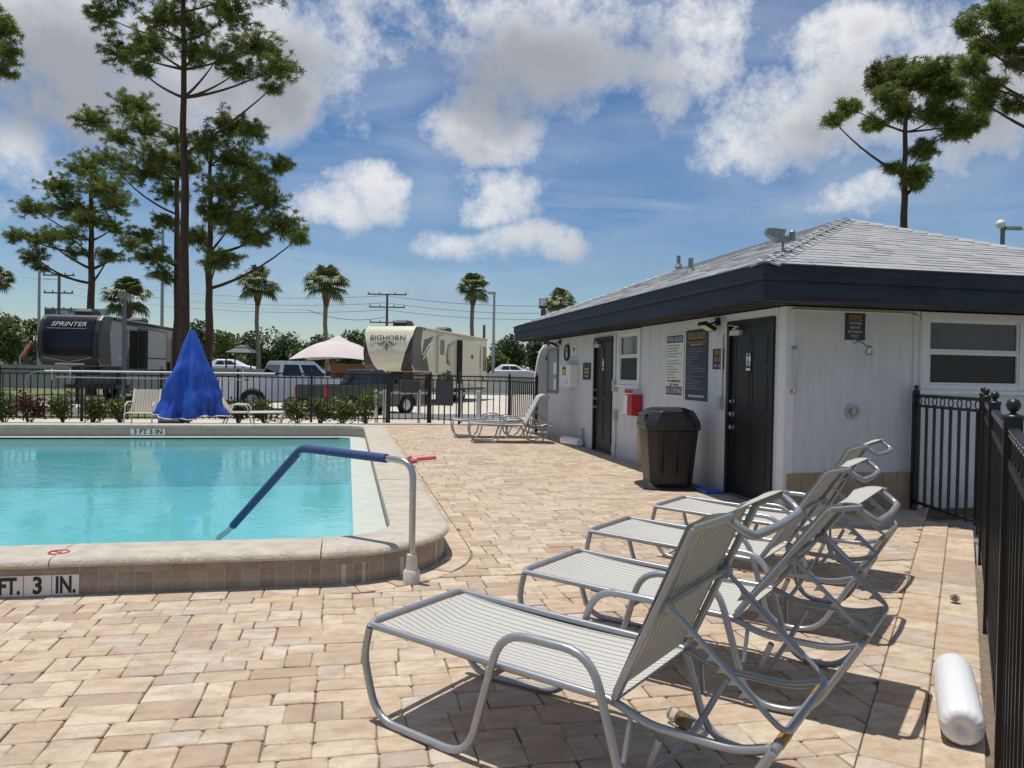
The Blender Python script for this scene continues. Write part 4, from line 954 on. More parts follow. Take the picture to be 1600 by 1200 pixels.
near_l(.118, 3.50, -46.5, 66, 'silver lounger with beige mesh sling nearest the viewer, a bottle under it')
near_l(1.0, 4.30, -46, 53, 'silver lounger second nearest the viewer, beside the nearest one')
near_l(1.72, 5.34, -46, 56, 'silver lounger third from the viewer along the black fence')
near_l(2.60, 6.28, -47, 61, 'silver lounger farthest from the viewer of the four by the black fence')
lounger((2.62, 16.75), math.radians(-6), 62, 'silver lounger with raised back beside the far end of the building', GL)
lounger((2.42, 18.0), math.radians(-4), 4, 'flat silver lounger behind the raised one at the far end of the building', GL)
# ------------------------------------------------------------------ props
# hand rail into the pool
hr = empty('pool_handrail', (.475, 5.70, 0), 0, 'stainless pool handrail with blue padded sleeve at the corner of the pool', 'handrail')
dr = Vector((-1.59, 1.6, 0)).normalized(); m_bluepad = M('blue_sleeve', (.035, .075, .22), .75, var=.25, vscale=20, bump=.3, bscale=150)
def hp(s, z): return Vector((dr.x*s, dr.y*s, z))
full = fillet([hp(0, .1), hp(0, .885), hp(1.18, .905), hp(2.12, .10), hp(2.26, .03), hp(2.26, -.4)], .14, 8)
MB().tube(full, .0245, 14).build('rail', m_steel, hr, True)
sl_ = fillet([hp(.26, .89), hp(1.18, .905), hp(2.04, .168)], .07, 6); MB().tube(sl_, .034, 14).build('padded_sleeve', m_bluepad, hr, True)
MB().lathe([(.062, 0), (.062, .085), (.05, .10), (.044, .10), (.036, .21), (.026, .215)], 18).build('escutcheon', M('aged_white_plastic', (.66, .64, .58), .5, var=.2, vscale=20), hr, True)
# trash can
tc_ = empty('trash_can', (4.36, 10.15, 0), math.radians(-8), 'large brown black trash can with a domed lid by the wall', 'trash can')
m_bin = M('bin_plastic', (.016, .014, .0135), .42, var=.25, vscale=4, bump=.2, bscale=120); m_lid = M('lid_plastic', (.016, .016, .018), .36, var=.2, vscale=5)
def octo(hx, hy, c): return [(-hx+c, -hy), (hx-c, -hy), (hx, -hy+c), (hx, hy-c), (hx-c, hy), (-hx+c, hy), (-hx, hy-c), (-hx, -hy+c)]
def loft(b, secs):
    n = len(secs[0][0]); i0 = len(b.v)
    for poly, z in secs: b.v += [(x, y, z) for x, y in poly]
    for k in range(len(secs)-1):
        for j in range(n): b.f.append((i0+k*n+j, i0+k*n+(j+1) % n, i0+(k+1)*n+(j+1) % n, i0+(k+1)*n+j))
    b.f.append(tuple(i0+j for j in range(n-1, -1, -1))); b.f.append(tuple(i0+(len(secs)-1)*n+j for j in range(n))); return b
bevel(loft(MB(), [(octo(.36, .36, .10), 0), (octo(.36, .36, .10), .03), (octo(.29, .29, .09), .07), (octo(.295, .295, .09), .12), (octo(.355, .355, .10), .80)]).build('body', m_bin, tc_), .012)
bevel(loft(MB(), [(octo(.375, .375, .10), .80), (octo(.385, .385, .11), .86), (octo(.37, .37, .12), .93), (octo(.30, .33, .12), 1.06), (octo(.20, .26, .12), 1.10)]).build('lid', m_lid, tc_), .015)
bevel(MB().box(-.382, -.2, .845, -.33, .2, 1.03).build('flap', M('flap_plastic', (.03, .03, .034), .3), tc_), .03)
for s in (-1, 1): MB().box(-.1+.2*(s > 0)-.05, -.362, .2, -.05+.2*(s > 0), -.33, .78).build('rib', m_bin, tc_)
bevel(loft(MB(), [(octo(.40, .40, .10), -.005), (octo(.39, .39, .10), .035), (octo(.30, .30, .09), .05)]).build('base_foot', m_bin, tc_), .008)
# floor things
o = MB().tube([(0, 0, .1), (0, 0, .1)], .1) if False else None
def roll(name, p, q, r, lab):
    p, q = Vector(p), Vector(q); b = MB(); d = (q-p); L_ = d.length; rot = d.to_track_quat('Z', 'Y').to_matrix()
    prof = [(.008, .022), (r*.3, .008), (r*.6, .003), (r*.82, .012), (r*.95, .034), (r, .07), (r*1.01, L_*.5), (r, L_-.07), (r*.95, L_-.034), (r*.82, L_-.012), (r*.6, L_-.003), (r*.3, L_-.008), (.008, L_-.022)]; n = 60
    for ri, z in prof:
        for j in range(n):
            a = 2*PI*j/n; w = 1+(.03*math.sin(15*a)+.02*math.sin(22*a))*(1 if ri < r*.9 else .08); b.v.append(tuple(rot @ Vector((ri*w*math.cos(a), ri*w*math.sin(a), z))))
    for k in range(len(prof)-1):
        for j in range(n): b.f.append((k*n+j, k*n+(j+1) % n, (k+1)*n+(j+1) % n, (k+1)*n+j))
    b.f.append(tuple(range(n))); b.f.append(tuple((len(prof)-1)*n+j for j in range(n)))
    o = b.build(name, M('white_vinyl', (.80, .80, .82), .32, var=.05), None, True, loc=p); return tag(o, lab, 'float')
roll('vinyl_float', (2.545, 2.79, .088), (3.03, 3.40, .088), .088, 'white inflated vinyl roll lying by the black fence')
roll('vinyl_float', (4.80, 15.75, .09), (4.62, 16.5, .09), .09, 'white vinyl roll lying on the ground left of the far door')
bt = empty('water_bottle', (1.44, 3.26, .033), math.radians(-72), 'clear plastic bottle with a yellow and black label under the nearest lounger', 'bottle'); RBt = Matrix.Rotation(PI/2, 3, 'Y')
m_clear = M('clear_plastic', (.9, .92, .93), .06, spec=.8); m_clear.node_tree.nodes['Principled BSDF'].inputs['Transmission Weight'].default_value = .85
MB().lathe([(.025, 0), (.032, .01), (.032, .04), (.029, .05), (.032, .06), (.032, .15), (.026, .175), (.014, .195), (.013, .21)], 16, (0, 0, 0), RBt).build('body', m_clear, bt, True); MB().lathe([(.0327, .06), (.0327, .125)], 16, (0, 0, 0), RBt, caps=False).build('wrapper', M('bottle_label', (.30, .20, .02), .4, var=1, vscale=30, col2=(.02, .02, .02)), bt); MB().lathe([(.016, .208), (.016, .226), (.002, .228)], 12, (0, 0, 0), RBt).build('cap', m_white, bt, True)
c = gnd(650, 722); nd = empty('pool_noodle', (c.x, c.y, 0), 0, 'short bent pink foam noodle lying beside the pool edge', 'noodle'); m_pink = M('pink_foam', (.72, .14, .20), .7, var=.15, vscale=20)
MB().tube(fillet([(-.12, -.22, .035), (-.02, -.1, .035), (.0, .05, .045), (.16, .1, .05), (.35, .16, .06)], .08), .034, 12).build('noodle', m_pink, nd, True); MB().tube(fillet([(-.14, .12, .04), (-.06, .05, .1), (-.02, -.16, .04)], .1), .033, 12).build('noodle', M('pale_pink_foam', (.7, .3, .36), .7), nd, True)
o = MB().tube([(0, 0, .03), (-.1, .35, .03)], .028, 10).build('pool_noodle', M('pale_blue_foam', (.35, .5, .7), .7), None, True, loc=(c.x-.18, c.y+.1, 0)); tag(o, 'pale blue foam noodle end behind the pink one', 'noodle')
bl = empty('dustpan', (4.72, 9.62, 0), 0, 'blue plastic dustpan on the ground between the trash can and the near door', 'dustpan'); m_bp = M('blue_plastic', (.02, .12, .45), .4)
loft(MB(), [([(-.12, -.2), (.12, -.2), (.12, .14), (-.12, .14)], 0), ([(-.13, -.2), (.13, -.2), (.13, .15), (-.13, .15)], .035)]).build('pan', m_bp, bl); MB().bar((0, .15, .03), (0, .34, .035), .04, .02).build('handle', m_bp, bl)
c = gnd(1492, 942); b = MB()
for k in range(40):
    a = k*2.4; z = .004+.05*k/40; r = .03*math.sin(PI*(.15+.8*k/40)); b.face([(0, 0, z), (r*math.cos(a-.3), r*math.sin(a-.3), z+.006), (r*1.3*math.cos(a), r*1.3*math.sin(a), z+.012), (r*math.cos(a+.3), r*math.sin(a+.3), z+.006)])
tag(b.build('pine_cone', M('cone_brown', (.10, .045, .02), .8), None, fix=False, loc=c), 'small brown pine cone on the pavers near the fence', 'pine cone')
# ---- far side of the pool: covered lift, chairs
bc = empty('covered_pool_lift', tuple(px_y(298, 640, 20.1)), 0, 'pool lift under a draped bright blue cover with white hem', 'covered pool lift'); bc.location.z = 0
m_tarp = M('blue_tarp', (.018, .085, .47), .42, var=.2, vscale=5, bump=.5, bscale=5)
b = MB(); n = 96; rows = 36; H_ = 2.44
for k in range(rows+1):
    t = k/rows; z = H_-(H_-.34)*t
    for j in range(n):
        a = 2*PI*j/n; fold = .15*(abs(math.sin(2.5*a+.9+.8*t))-.6)+.10*(abs(math.sin(4.5*a+2*t+.5*math.sin(6*t)))-.6)+.03*math.sin(17*a-2*t)
        rx = .05+.74*t**.85; ry = .05+.6*t**.85
        bul = .14*math.exp(-((a-3.6)/.45)**2)*math.exp(-((t-.66)/.10)**2)+.22*math.exp(-((a-4.2)/.35)**2)*math.exp(-((t-.47)/.09)**2)-.12*math.exp(-((a-4.6)/.25)**2)*math.exp(-((t-.60)/.08)**2)
        nz = noise.noise(Vector((math.cos(a)*1.6, math.sin(a)*1.6, z*1.9)))*.16+noise.noise(Vector((math.cos(a)*4, math.sin(a)*4, z*4+7)))*.07
        w = (1+fold*(.3+1.6*t)+bul+nz*min(1, t*2.5))*(.86 if math.cos(a) < 0 else 1.0); zz = z-(.04*math.sin(3*a+.6)+.02*math.sin(8*a))*t**3+.0
        x = rx*math.cos(a)*w+(.06*(1-t))*0+(-.04*t); b.v.append((x, ry*math.sin(a)*w, zz))
for k in range(rows):
    for j in range(n): b.f.append((k*n+j, k*n+(j+1) % n, (k+1)*n+(j+1) % n, (k+1)*n+j))
b.f.append(tuple(range(n))); hem = [Vector(q) for q in b.v[-n:]]
cv = b.build('cover', m_tarp, bc, True); MB().tube(hem, .014, 6, True).build('hem', m_white, cv, True)
bevel(MB().box(-.62, -.55, 0.0, -.12, -.1, .30).build('base', M('dark_grey_plastic', (.06, .065, .08), .5), bc), .05); MB().tube([(-.05, 0, .1), (0, 0, 2.35)], .04).build('mast', m_white, bc, True)
def sling_chair(name, loc, ang, lab):
    t = empty(name, (*loc, 0), ang, lab, 'chair'); Wc = .62
    for y in (0, Wc):
        MB().tube(fillet([(.0, y, 0), (.03, y, .42), (.58, y, .40), (.62, y, 0)], .05), .016, 8).build('leg_frame', m_white, t, True); MB().tube([(.06, y, .40), (-.22, y, .98)], .016, 8).build('back_post', m_white, t, True)
        MB().tube(fillet([(-.08, y, .66), (.3, y, .68), (.52, y, .62), (.55, y, .40)], .06), .014, 8).build('armrest', m_white, t, True)
    for k in range(10): MB().box(-.005, .01+k*.0615, 0, .005, .01+k*.0615+.052, .60).build('strap', M('beige_strap', (.52, .46, .35), .7), t).matrix_local = Matrix.Translation((.05, 0, .42)) @ Matrix.Rotation(math.radians(-25), 4, 'Y')
    for k in range(8): MB().box(.06+k*.064, .01, .405, .06+k*.064+.055, Wc-.01, .413).build('strap', M('beige_strap', (.52, .46, .35), .7), t)
    return t
c = gnd(208, 664); sling_chair('sling_chair', (px_y(206, 640, 20.6).x, 20.6), math.radians(-92), 'beige strap chair with white frame left of the blue cover')
c = px_y(345, 640, 20.6); t = empty('white_lounge', (c.x, 20.6, 0), 0, 'white framed lounge chair seen from the side right of the blue cover', 'lounger')
for y in (0, .6):
    MB().tube(fillet([(0, y, 0), (.16, y, .4), (1.5, y, .42), (1.38, y, 0)], .05), .018, 8).build('side_frame', m_white, t, True); MB().tube(fillet([(.10, y, .34), (.25, y, .62), (.62, y, .60), (.76, y, 0)], .1), .016, 8).build('armrest', m_white, t, True); MB().tube([(.2, y, .42), (-.28, y, 1.05)], .016, 8).build('back_post', m_white, t, True)
MB().box(.2, .02, .40, 1.45, .58, .412).build('seat_sling', M('beige_strap', (.52, .46, .35), .7), t); b = MB().box(-.006, .02, 0, .006, .58, .78).build('back_sling', MATS['beige_strap'], t); b.matrix_local = Matrix.Translation((.2, 0, .42)) @ Matrix.Rotation(math.radians(-37), 4, 'Y')
# ------------------------------------------------------------------ vehicles
m_tyre = M('tyre', (.02, .02, .02), .85); m_rim = M('alloy', (.45, .45, .46), .35, .8); m_dark = M('dark_trim', (.015, .015, .017), .4); m_chrome = M('chrome', (.6, .6, .62), .15, 1)
m_tail = M('tail_lamp', (.40, .02, .03), .3); m_ac = M('ac_shroud', (.03, .03, .033), .5)
def wheel(parent, c, r=.38, w=.24, axis='X', rim=.62):
    R = Matrix.Rotation(PI/2, 3, 'Y') if axis == 'X' else Matrix.Rotation(PI/2, 3, 'X')
    t = MB().lathe([(r*rim, -w/2), (r*.93, -w/2), (r, -w*.36), (r, w*.36), (r*.93, w/2), (r*rim, w/2)], 24, (0, 0, 0), R, caps=False).build('wheel', m_tyre, parent, True, loc=c)
    b = MB().lathe([(r*rim, -w*.3), (r*.3, -w*.42), (.02, -w*.42)], 20, (0, 0, 0), R, caps=False).lathe([(r*rim, w*.3), (r*.3, w*.42), (.02, w*.42)], 20, (0, 0, 0), R, caps=False); b.build('rim', m_rim, t, True)
    return t
def fifth_wheel(name, label, px_l, px_r, depth, px_end, depth_end, L_, body, cap, mats):
    """front corners seen at px_l and px_r, the visible flank runs to px_end"""
    a = at(px_l, 600, depth); c = at(px_r, 600, depth); e = at(px_end, 600, depth_end); fwd = Vector((e.x-c.x, e.y-c.y, 0)).normalized(); rgt = Vector((fwd.y, -fwd.x, 0))
    W_ = 2.5; org = Vector((c.x, c.y, 0))-rgt*W_
    t = empty(name, (org.x, org.y, GZ), math.atan2(rgt.y, rgt.x), label, 'camper trailer')
    H_ = 3.85
    prof = [(.42, 1.62), (.12, 1.95), (0, 2.5), (.10, 3.1), (.34, 3.6), (.62, H_-.03), (1.0, H_)]
    full = prof+[(L_, H_-.12), (L_, .75), (3.15, .75), (2.95, 1.5), (2.6, 1.62)]
    bevel(MB().prism(full, 0, W_, lambda u, v, w: (w, u, v)).build('body', body, t), .06, 3)
    cp = prof+[(1.5, H_+.004), (1.25, 3.0), (1.45, 1.614)]
    bevel(MB().prism([(u-.012 if u < .9 else u, v) for u, v in cp], -.014, W_+.014, lambda u, v, w: (w, u, v)).build('front_cap', cap, t), .10, 4)
    def yz(z):
        for (u0, v0), (u1, v1) in zip(prof, prof[1:]):
            if v0 <= z <= v1: return u0+(u1-u0)*(z-v0)/(v1-v0)
        return prof[-1][0]
    t['h'] = H_
    for y in (L_*.56, L_*.56+.95): 
        for x in (.14, W_-.14): wheel(t, (x, y, .38))
    MB().box(.1, 2.2, .62, W_-.1, L_-.1, .80).build('chassis', m_dark, t); MB().box(.9, 1.2, 1.25, 1.6, 2.4, 1.60).build('hitch_pin_box', m_dark, t); MB().tube([(1.25, 1.3, .75), (1.25, 1.3, 1.3)], .06).build('king_pin', m_dark, t)
    for x in (.35, W_-.35): MB().box(x-.07, 2.9, 0, x+.07, 3.04, 1.5).build('landing_leg', m_dark, t)
    for y, s in ((1.9, 1), (7.6, .9)):
        b = loft(MB(), [([(W_/2-.36, y-.5*s), (W_/2+.36, y-.5*s), (W_/2+.36, y+.5*s), (W_/2-.36, y+.5*s)], H_-.02), ([(W_/2-.36, y-.48*s), (W_/2+.36, y-.48*s), (W_/2+.36, y+.5*s), (W_/2-.36, y+.5*s)], H_+.2), ([(W_/2-.28, y-.3*s), (W_/2+.28, y-.3*s), (W_/2+.28, y+.42*s), (W_/2-.28, y+.42*s)], H_+.32)]); bevel(b.build('air_conditioner', m_ac, t), .04)
    MB().box(.7, 4.0, H_-.08, 1.7, 4.7, H_+.10).build('roof_vent', m_white, t)
    MB().tube([(W_+.05, 1.5, H_-.12), (W_+.05, L_-.3, H_-.2)], .07, 10).build('awning_roll', mats['awn'], t, True)
    return t, W_, L_, H_, yz
def flank(t, W_, y0, y1, z0, z1, name, mat, pr=.01, parent=None): return bevel(MB().box(W_-.02, y0, z0, W_+pr, y1, z1).build(name, mat, parent or t), min(.03, (y1-y0)/4))
def swoosh(t, W_, pts, mat, name='flank_stripe', pr=.008): return MB().prism(pts, W_+.001, W_+pr, lambda u, v, w: (w, u, v)).build(name, mat, t, fix=True)
m_rvcream = M('rv_cream', (.60, .56, .44), .35, var=.06, coat=.3); m_rvbrown = M('rv_brown', (.045, .030, .028), .35, coat=.3); m_rvpanel = M('rv_front_cream', (.72, .70, .54), .25, coat=.5); m_rvtan = M('rv_tan', (.40, .35, .27), .4)
m_rvgrey = M('rv_grey', (.36, .36, .35), .4, var=.06); m_rvchar = M('rv_charcoal', (.018, .018, .021), .4, coat=.2); m_rvglass = M('rv_front_glass', (.006, .006, .012), .2)
# cream trailer
t, W_, L_, H_, yz = fifth_wheel('fifth_wheel_trailer', 'cream and brown fifth wheel camper reading BIGHORN on its front', 556, 642, 36.8, 765, 49, 12.0, m_rvcream, m_rvbrown, {'awn': m_rvtan})
b = MB(); rows = 20
for k in range(rows+1):
    z = 1.64+(3.80-1.64)*k/rows; u = (z-1.64)/2.16
    hw = .62+.60*min(1, max(0, (u-.05)/.75))**.8+(.03 if u > .8 else 0)
    if u < .05: hw = .60
    for s in (-1, -.5, 0, .5, 1): b.v.append((W_/2+s*hw, yz(z)-.05-.03*(1-s*s), z))
for k in range(rows):
    for j in range(4): b.f.append((k*5+j, k*5+j+1, (k+1)*5+j+1, (k+1)*5+j))
b.build('front_panel', m_rvpanel, t, True)
def front_text(s, z, size, mat, sx, shear=0): 
    zc = z; sl = math.atan2(yz(z+.1)-yz(z-.1), .2); return text(s, size, 'lettering', mat, t, (W_/2, yz(z)-.11, z), (PI/2-sl, 0, 0), sx=sx, shear=shear, ext=.004)
m_rvink = M('rv_ink', (.05, .045, .045), .4)
front_text('BIGHORN', 3.22, .36, m_rvink, 1.15)
def ram(z, s):
    b = MB(); y = yz(z)-.115
    def sh_(pts): b.prism([(W_/2+u*s, z+v*s) for u, v in pts], y-.004, y+.004, lambda u, v, w: (u, w+(v-z)*.18, v))
    sh_([(-.12, .16), (.12, .16), (.15, 0), (.08, -.3), (0, -.42), (-.08, -.3), (-.15, 0)])
    for g in (-1, 1):
        outer = [(g*(.1+.34*math.sin(q)), .2+.16*math.cos(q)-.12*q/3) for q in [.0, .5, 1, 1.5, 2, 2.5, 3.0]]; inner = [(g*(.12+.2*math.sin(q)), .12+.08*math.cos(q)-.08*q/3) for q in [3.0, 2.5, 2, 1.5, 1, .5, .0]]
        sh_(outer+inner); sh_([(g*.44, .12), (g*1.0, .16), (g*.5, .02)]); sh_([(g*.42, -.02), (g*.75, .0), (g*.4, -.1)])
    b.build('ram_emblem', M('rv_emblem', (.16, .15, .16), .4), t, fix=False)
ram(2.86, .62)
swoosh(t, W_, [(1.4, 1.66), (2.3, 1.66), (1.9, 2.4), (2.5, 3.2), (2.9, 3.45), (1.6, 3.2), (1.3, 2.4)], m_rvbrown, 'flank_graphic', .012)
for dz in (0, .22): swoosh(t, W_, [(1.45, 2.2+dz), (2.3, 2.75+dz), (3.2, 2.95+dz), (3.2, 2.98+dz), (2.25, 2.83+dz), (1.42, 2.26+dz)], m_rvpanel, 'flank_stripe', .016)
d_ = flank(t, W_, 3.3, 4.25, 1.5, 3.5, 'slide_out', m_rvcream, .14); flank(t, W_, 3.45, 4.1, 2.5, 3.3, 'window', m_glass, .15)
swoosh(t, W_, [(3.4, 1.45), (5.4, 1.62), (4.4, 1.25), (3.6, 1.28)], m_rvbrown)
for q in (0, .35): swoosh(t, W_, [(4.7+q, 2.5), (4.95+q, 3.05), (5.9+q, 3.35), (5.1+q, 3.0), (4.95+q, 2.4), (5.3+q, 1.95), (4.8+q, 2.1)], m_rvbrown if q == 0 else m_rvtan)
so = flank(t, W_, 6.5, 9.6, 1.0, 3.4, 'slide_out', m_rvcream, .3); flank(t, W_, 6.42, 6.49, 1.0, 3.4, 'slide_out_end', m_dark, .31); flank(t, W_, 8.0, 8.4, 2.4, 2.65, 'vent_cover', m_dark, .312)
flank(t, W_, 10.0, 10.8, 1.0, 3.3, 'entry_door', m_rvtan, .02); flank(t, W_, 10.15, 10.7, 1.9, 3.0, 'window', m_glass, .03); flank(t, W_, 11.2, 11.85, 1.7, 3.2, 'window', m_glass, .02); swoosh(t, W_, [(10.9, 1.5), (11.9, 1.05), (11.0, 1.1)], m_rvbrown)
# dark trailer
t, W_, L_, H_, yz = fifth_wheel('fifth_wheel_trailer', 'charcoal and grey fifth wheel camper reading SPRINTER on its front', 49, 152, 33.2, 300, 45.5, 12.0, m_rvgrey, m_rvchar, {'awn': m_dark})
b = MB(); rows = 16
for k in range(rows+1):
    z = 2.02+(3.74-2.02)*k/rows; u = (z-2.02)/1.72
    for s in (-1, -.5, 0, .5, 1):
        hw = .98+.06*u; zz = z-(.22*(1-abs(s)) if k == 0 else .22*(1-abs(s))*(1-u)**3); b.v.append((W_/2+s*hw, yz(zz)-.055, zz))
for k in range(rows):
    for j in range(4): b.f.append((k*5+j, k*5+j+1, (k+1)*5+j+1, (k+1)*5+j))
b.build('windshield_panel', m_rvglass, t, True); front_text('SPRINTER', 3.4, .3, m_pale, 1.12, .25); MB().box(W_/2-.85, yz(3.22)-.105, 3.21, W_/2+.75, yz(3.22)-.095, 3.235).build('lettering_underline', m_pale, t)
MB().tube([(.25, yz(2.0)-.075, 2.0), (W_/2, yz(1.82)-.085, 1.80), (W_-.25, yz(2.0)-.075, 2.0)], .025, 6).build('chevron_trim', m_gal, t); bevel(MB().box(.65, yz(1.72)-.10, 1.68, 1.85, yz(1.72)-.02, 1.76).build('light_bar', M('cream_plastic', (.6, .58, .42), .4), t), .02)
d_ = flank(t, W_, 3.0, 4.2, 1.5, 3.35, 'slide_window', m_glass, .03); fr_ = flank(t, W_, 4.3, 6.9, 1.45, 3.45, 'slide_out', m_rvgrey, .45)
for q0, q1, r0_, r1_ in ((4.3, 6.9, 3.38, 3.45), (4.3, 6.9, 1.45, 1.52), (4.3, 4.38, 1.52, 3.38), (6.82, 6.9, 1.52, 3.38), (4.4, 6.8, 2.0, 2.1)): flank(t, W_, q0, q1, r0_, r1_, 'slide_trim', m_dark, .46)
swoosh(t, W_, [(2.2, 3.5), (5.5, 3.55), (3.2, 3.68)], m_dark); swoosh(t, W_, [(2.0, 1.95), (2.95, 1.95), (2.95, 2.1), (2.0, 2.1)], m_pale); so = flank(t, W_, 9.0, 11.6, 1.0, 3.2, 'slide_out', m_dark, .6); flank(t, W_, 8.0, 8.7, 1.3, 1.9, 'vent_cover', m_dark, .02)
MB().box(W_-.3, 3.4, .5, W_+.05, 8.4, .95).build('storage_bay', m_rvgrey, t)
# pickups: local x forward, y left
def pickup(name, label, loc, ang, L_, W_, roof, body, bed_h, r, crew=True):
    t = empty(name, loc, ang, label, 'pickup truck'); hw = W_/2; z0 = r*.95; belt = bed_h+.02
    ca, cb = (L_*.385, L_*.72) if crew else (L_*.40, L_*.66)
    arch = lambda cx, rr: [(cx+rr*math.cos(q), r*.95+rr*math.sin(q)) for q in [PI-PI*k/10 for k in range(11)]]
    prof = [(0.03, z0+.1)]+[p for p in arch(L_*.215, r*1.22)]+[p for p in arch(L_*.80, r*1.22)]+[(L_-.05, z0), (L_, z0+.35), (L_-.06, bed_h-.12), (cb+.35, bed_h), (ca, bed_h), (.0, bed_h), (0, z0+.3)]
    bw = MB()
    for s0, s1 in ((-hw, -hw+.10), (hw-.10, hw)): bw.prism(prof, s0, s1, lambda u, v, w: (u, w, v))
    bevel(bw.build('body_side', body, t), .03)
    bevel(MB().box(ca, -hw+.1, z0+.1, L_-.1, hw-.1, bed_h-.015).build('front_body', body, t), .04); MB().box(.1, -hw+.1, z0+.1, ca, hw-.1, z0+.35).build('bed_floor', m_dark, t)
    tg = bevel(MB().box(-.02, -hw+.06, z0+.28, .06, hw-.06, bed_h+.005).build('tailgate', body, t), .025); MB().box(-.03, -.12, bed_h-.2, -.018, .12, bed_h-.12).build('handle', m_dark, tg); MB().box(-.028, -.75*hw, z0+.38, -.0195, .75*hw, z0+.42).build('crease', m_dark, tg)
    bevel(MB().box(-.16, -hw+.05, z0-.02, .02, hw-.05, z0+.2).build('rear_bumper', m_chrome if body is not MATS.get('dark_green_paint') else m_dark, t), .03)
    for s in (-1, 1): bevel(MB().box(-.03, s*hw-(.17 if s > 0 else -.005), z0+.36, .10, s*hw+(.005 if s > 0 else .17)*1, bed_h-.06).build('tail_lamp', m_tail, t), .02)
    top = [(ca+.28, -hw+.2), (cb-.45, -hw+.2), (cb-.45, hw-.2), (ca+.28, hw-.2)]; bot = [(ca+.02, -hw+.06), (cb+.25, -hw+.06), (cb+.25, hw-.06), (ca+.02, hw-.06)]
    mid = [(ca+.20, -hw+.17), (cb-.32, -hw+.17), (cb-.32, hw-.17), (ca+.20, hw-.17)]
    bevel(loft(MB(), [(bot, bed_h-.02), (mid, roof-.10), (top, roof)]).build('cab', body, t), .05, 3)
    def win(p, name='side_window'):
        o = MB().face(p); n = (Vector(p[1])-Vector(p[0])).cross(Vector(p[2])-Vector(p[0])).normalized(); o2 = MB().prism([(0, 0)], 0, 0, lambda u, v, w: (0, 0, 0)) if False else None
        b = MB(); c_ = sum((Vector(q) for q in p), Vector())/4; sg = 1 if n.dot(c_-Vector(((ca+cb)/2, 0, bed_h+.3))) > 0 else -1
        b.v = [tuple(Vector(q)+n*sg*.006) for q in p]+[tuple(Vector(q)-n*sg*.03) for q in p]; b.f = [(0, 1, 2, 3), (4, 7, 6, 5), (0, 4, 5, 1), (1, 5, 6, 2), (2, 6, 7, 3), (3, 7, 4, 0)]; return b.build(name, m_glass, t)
    def lerp(a, c, u, v0, v1, z): return None
    def side(s, u0, u1):
        zb, zt = bed_h+.05, roof-.15; f = (zb-bed_h+.02)/(roof-.1-bed_h+.02); g = (zt-bed_h+.02)/(roof-.1-bed_h+.02)
        yb = hw-.06-.11*f; yt = hw-.06-.11*g; xa = lambda h_, u: (ca+.02+.18*h_)+((cb+.25-.57*h_)-(ca+.02+.18*h_))*u
        win([(xa(f, u0), s*yb, zb), (xa(f, u1), s*yb, zb), (xa(g, u1), s*yt, zt), (xa(g, u0), s*yt, zt)])
    for s in (-1, 1):
        if crew: side(s, .06, .44); side(s, .50, .90)
        else: side(s, .12, .34); side(s, .42, .86)
    f = .12; g = .88; zb = bed_h+(roof-.1-bed_h)*f; zt = bed_h+(roof-.1-bed_h)*g
    win([(ca+.02+.18*f, -hw+.22, zb), (ca+.02+.18*f, hw-.22, zb), (ca+.02+.18*g, hw-.30, zt), (ca+.02+.18*g, -hw+.30, zt)], 'rear_window')
    win([(cb+.25-.57*f, -hw+.18, zb), (cb+.25-.57*f, hw-.18, zb), (cb+.25-.57*g, hw-.28, zt), (cb+.25-.57*g, -hw+.28, zt)], 'windscreen')
    for x in (L_*.215, L_*.80):
        for y in (-hw+.13, hw-.13): wheel(t, (x, y, r), r, .25, 'Y', .66)
    MB().box(.2, -hw+.25, z0-.05, L_-.2, hw-.25, z0+.12).build('chassis', m_dark, t)
    for s in (-1, 1): bevel(MB().box(cb-.05, s*(hw+.08)-.09, bed_h+.06, cb+.08, s*(hw+.08)+.09, bed_h+.26).build('mirror', m_dark, t), .02)
    return t
m_wpaint = M('white_car_paint', (.80, .80, .80), .3, coat=.6); m_dgreen = M('dark_green_paint', (.020, .028, .028), .3, coat=.6)
def yaw_of(d): return math.atan2(cf.y, cf.x)-math.radians(d)
p = at(328, 640, 29.5); pickup('pickup_truck', 'white crew cab pickup with tailgate to the pool, behind the blue cover', (p.x, p.y, GZ), yaw_of(52), 5.9, 2.0, 1.98, m_wpaint, 1.34, .42)
p = at(486, 640, 27.6); pickup('pickup_truck', 'dark green small pickup with tailgate to the pool, beside the gate', (p.x, p.y, GZ), yaw_of(37), 4.9, 1.8, 1.70, m_dgreen, 1.12, .36, False)
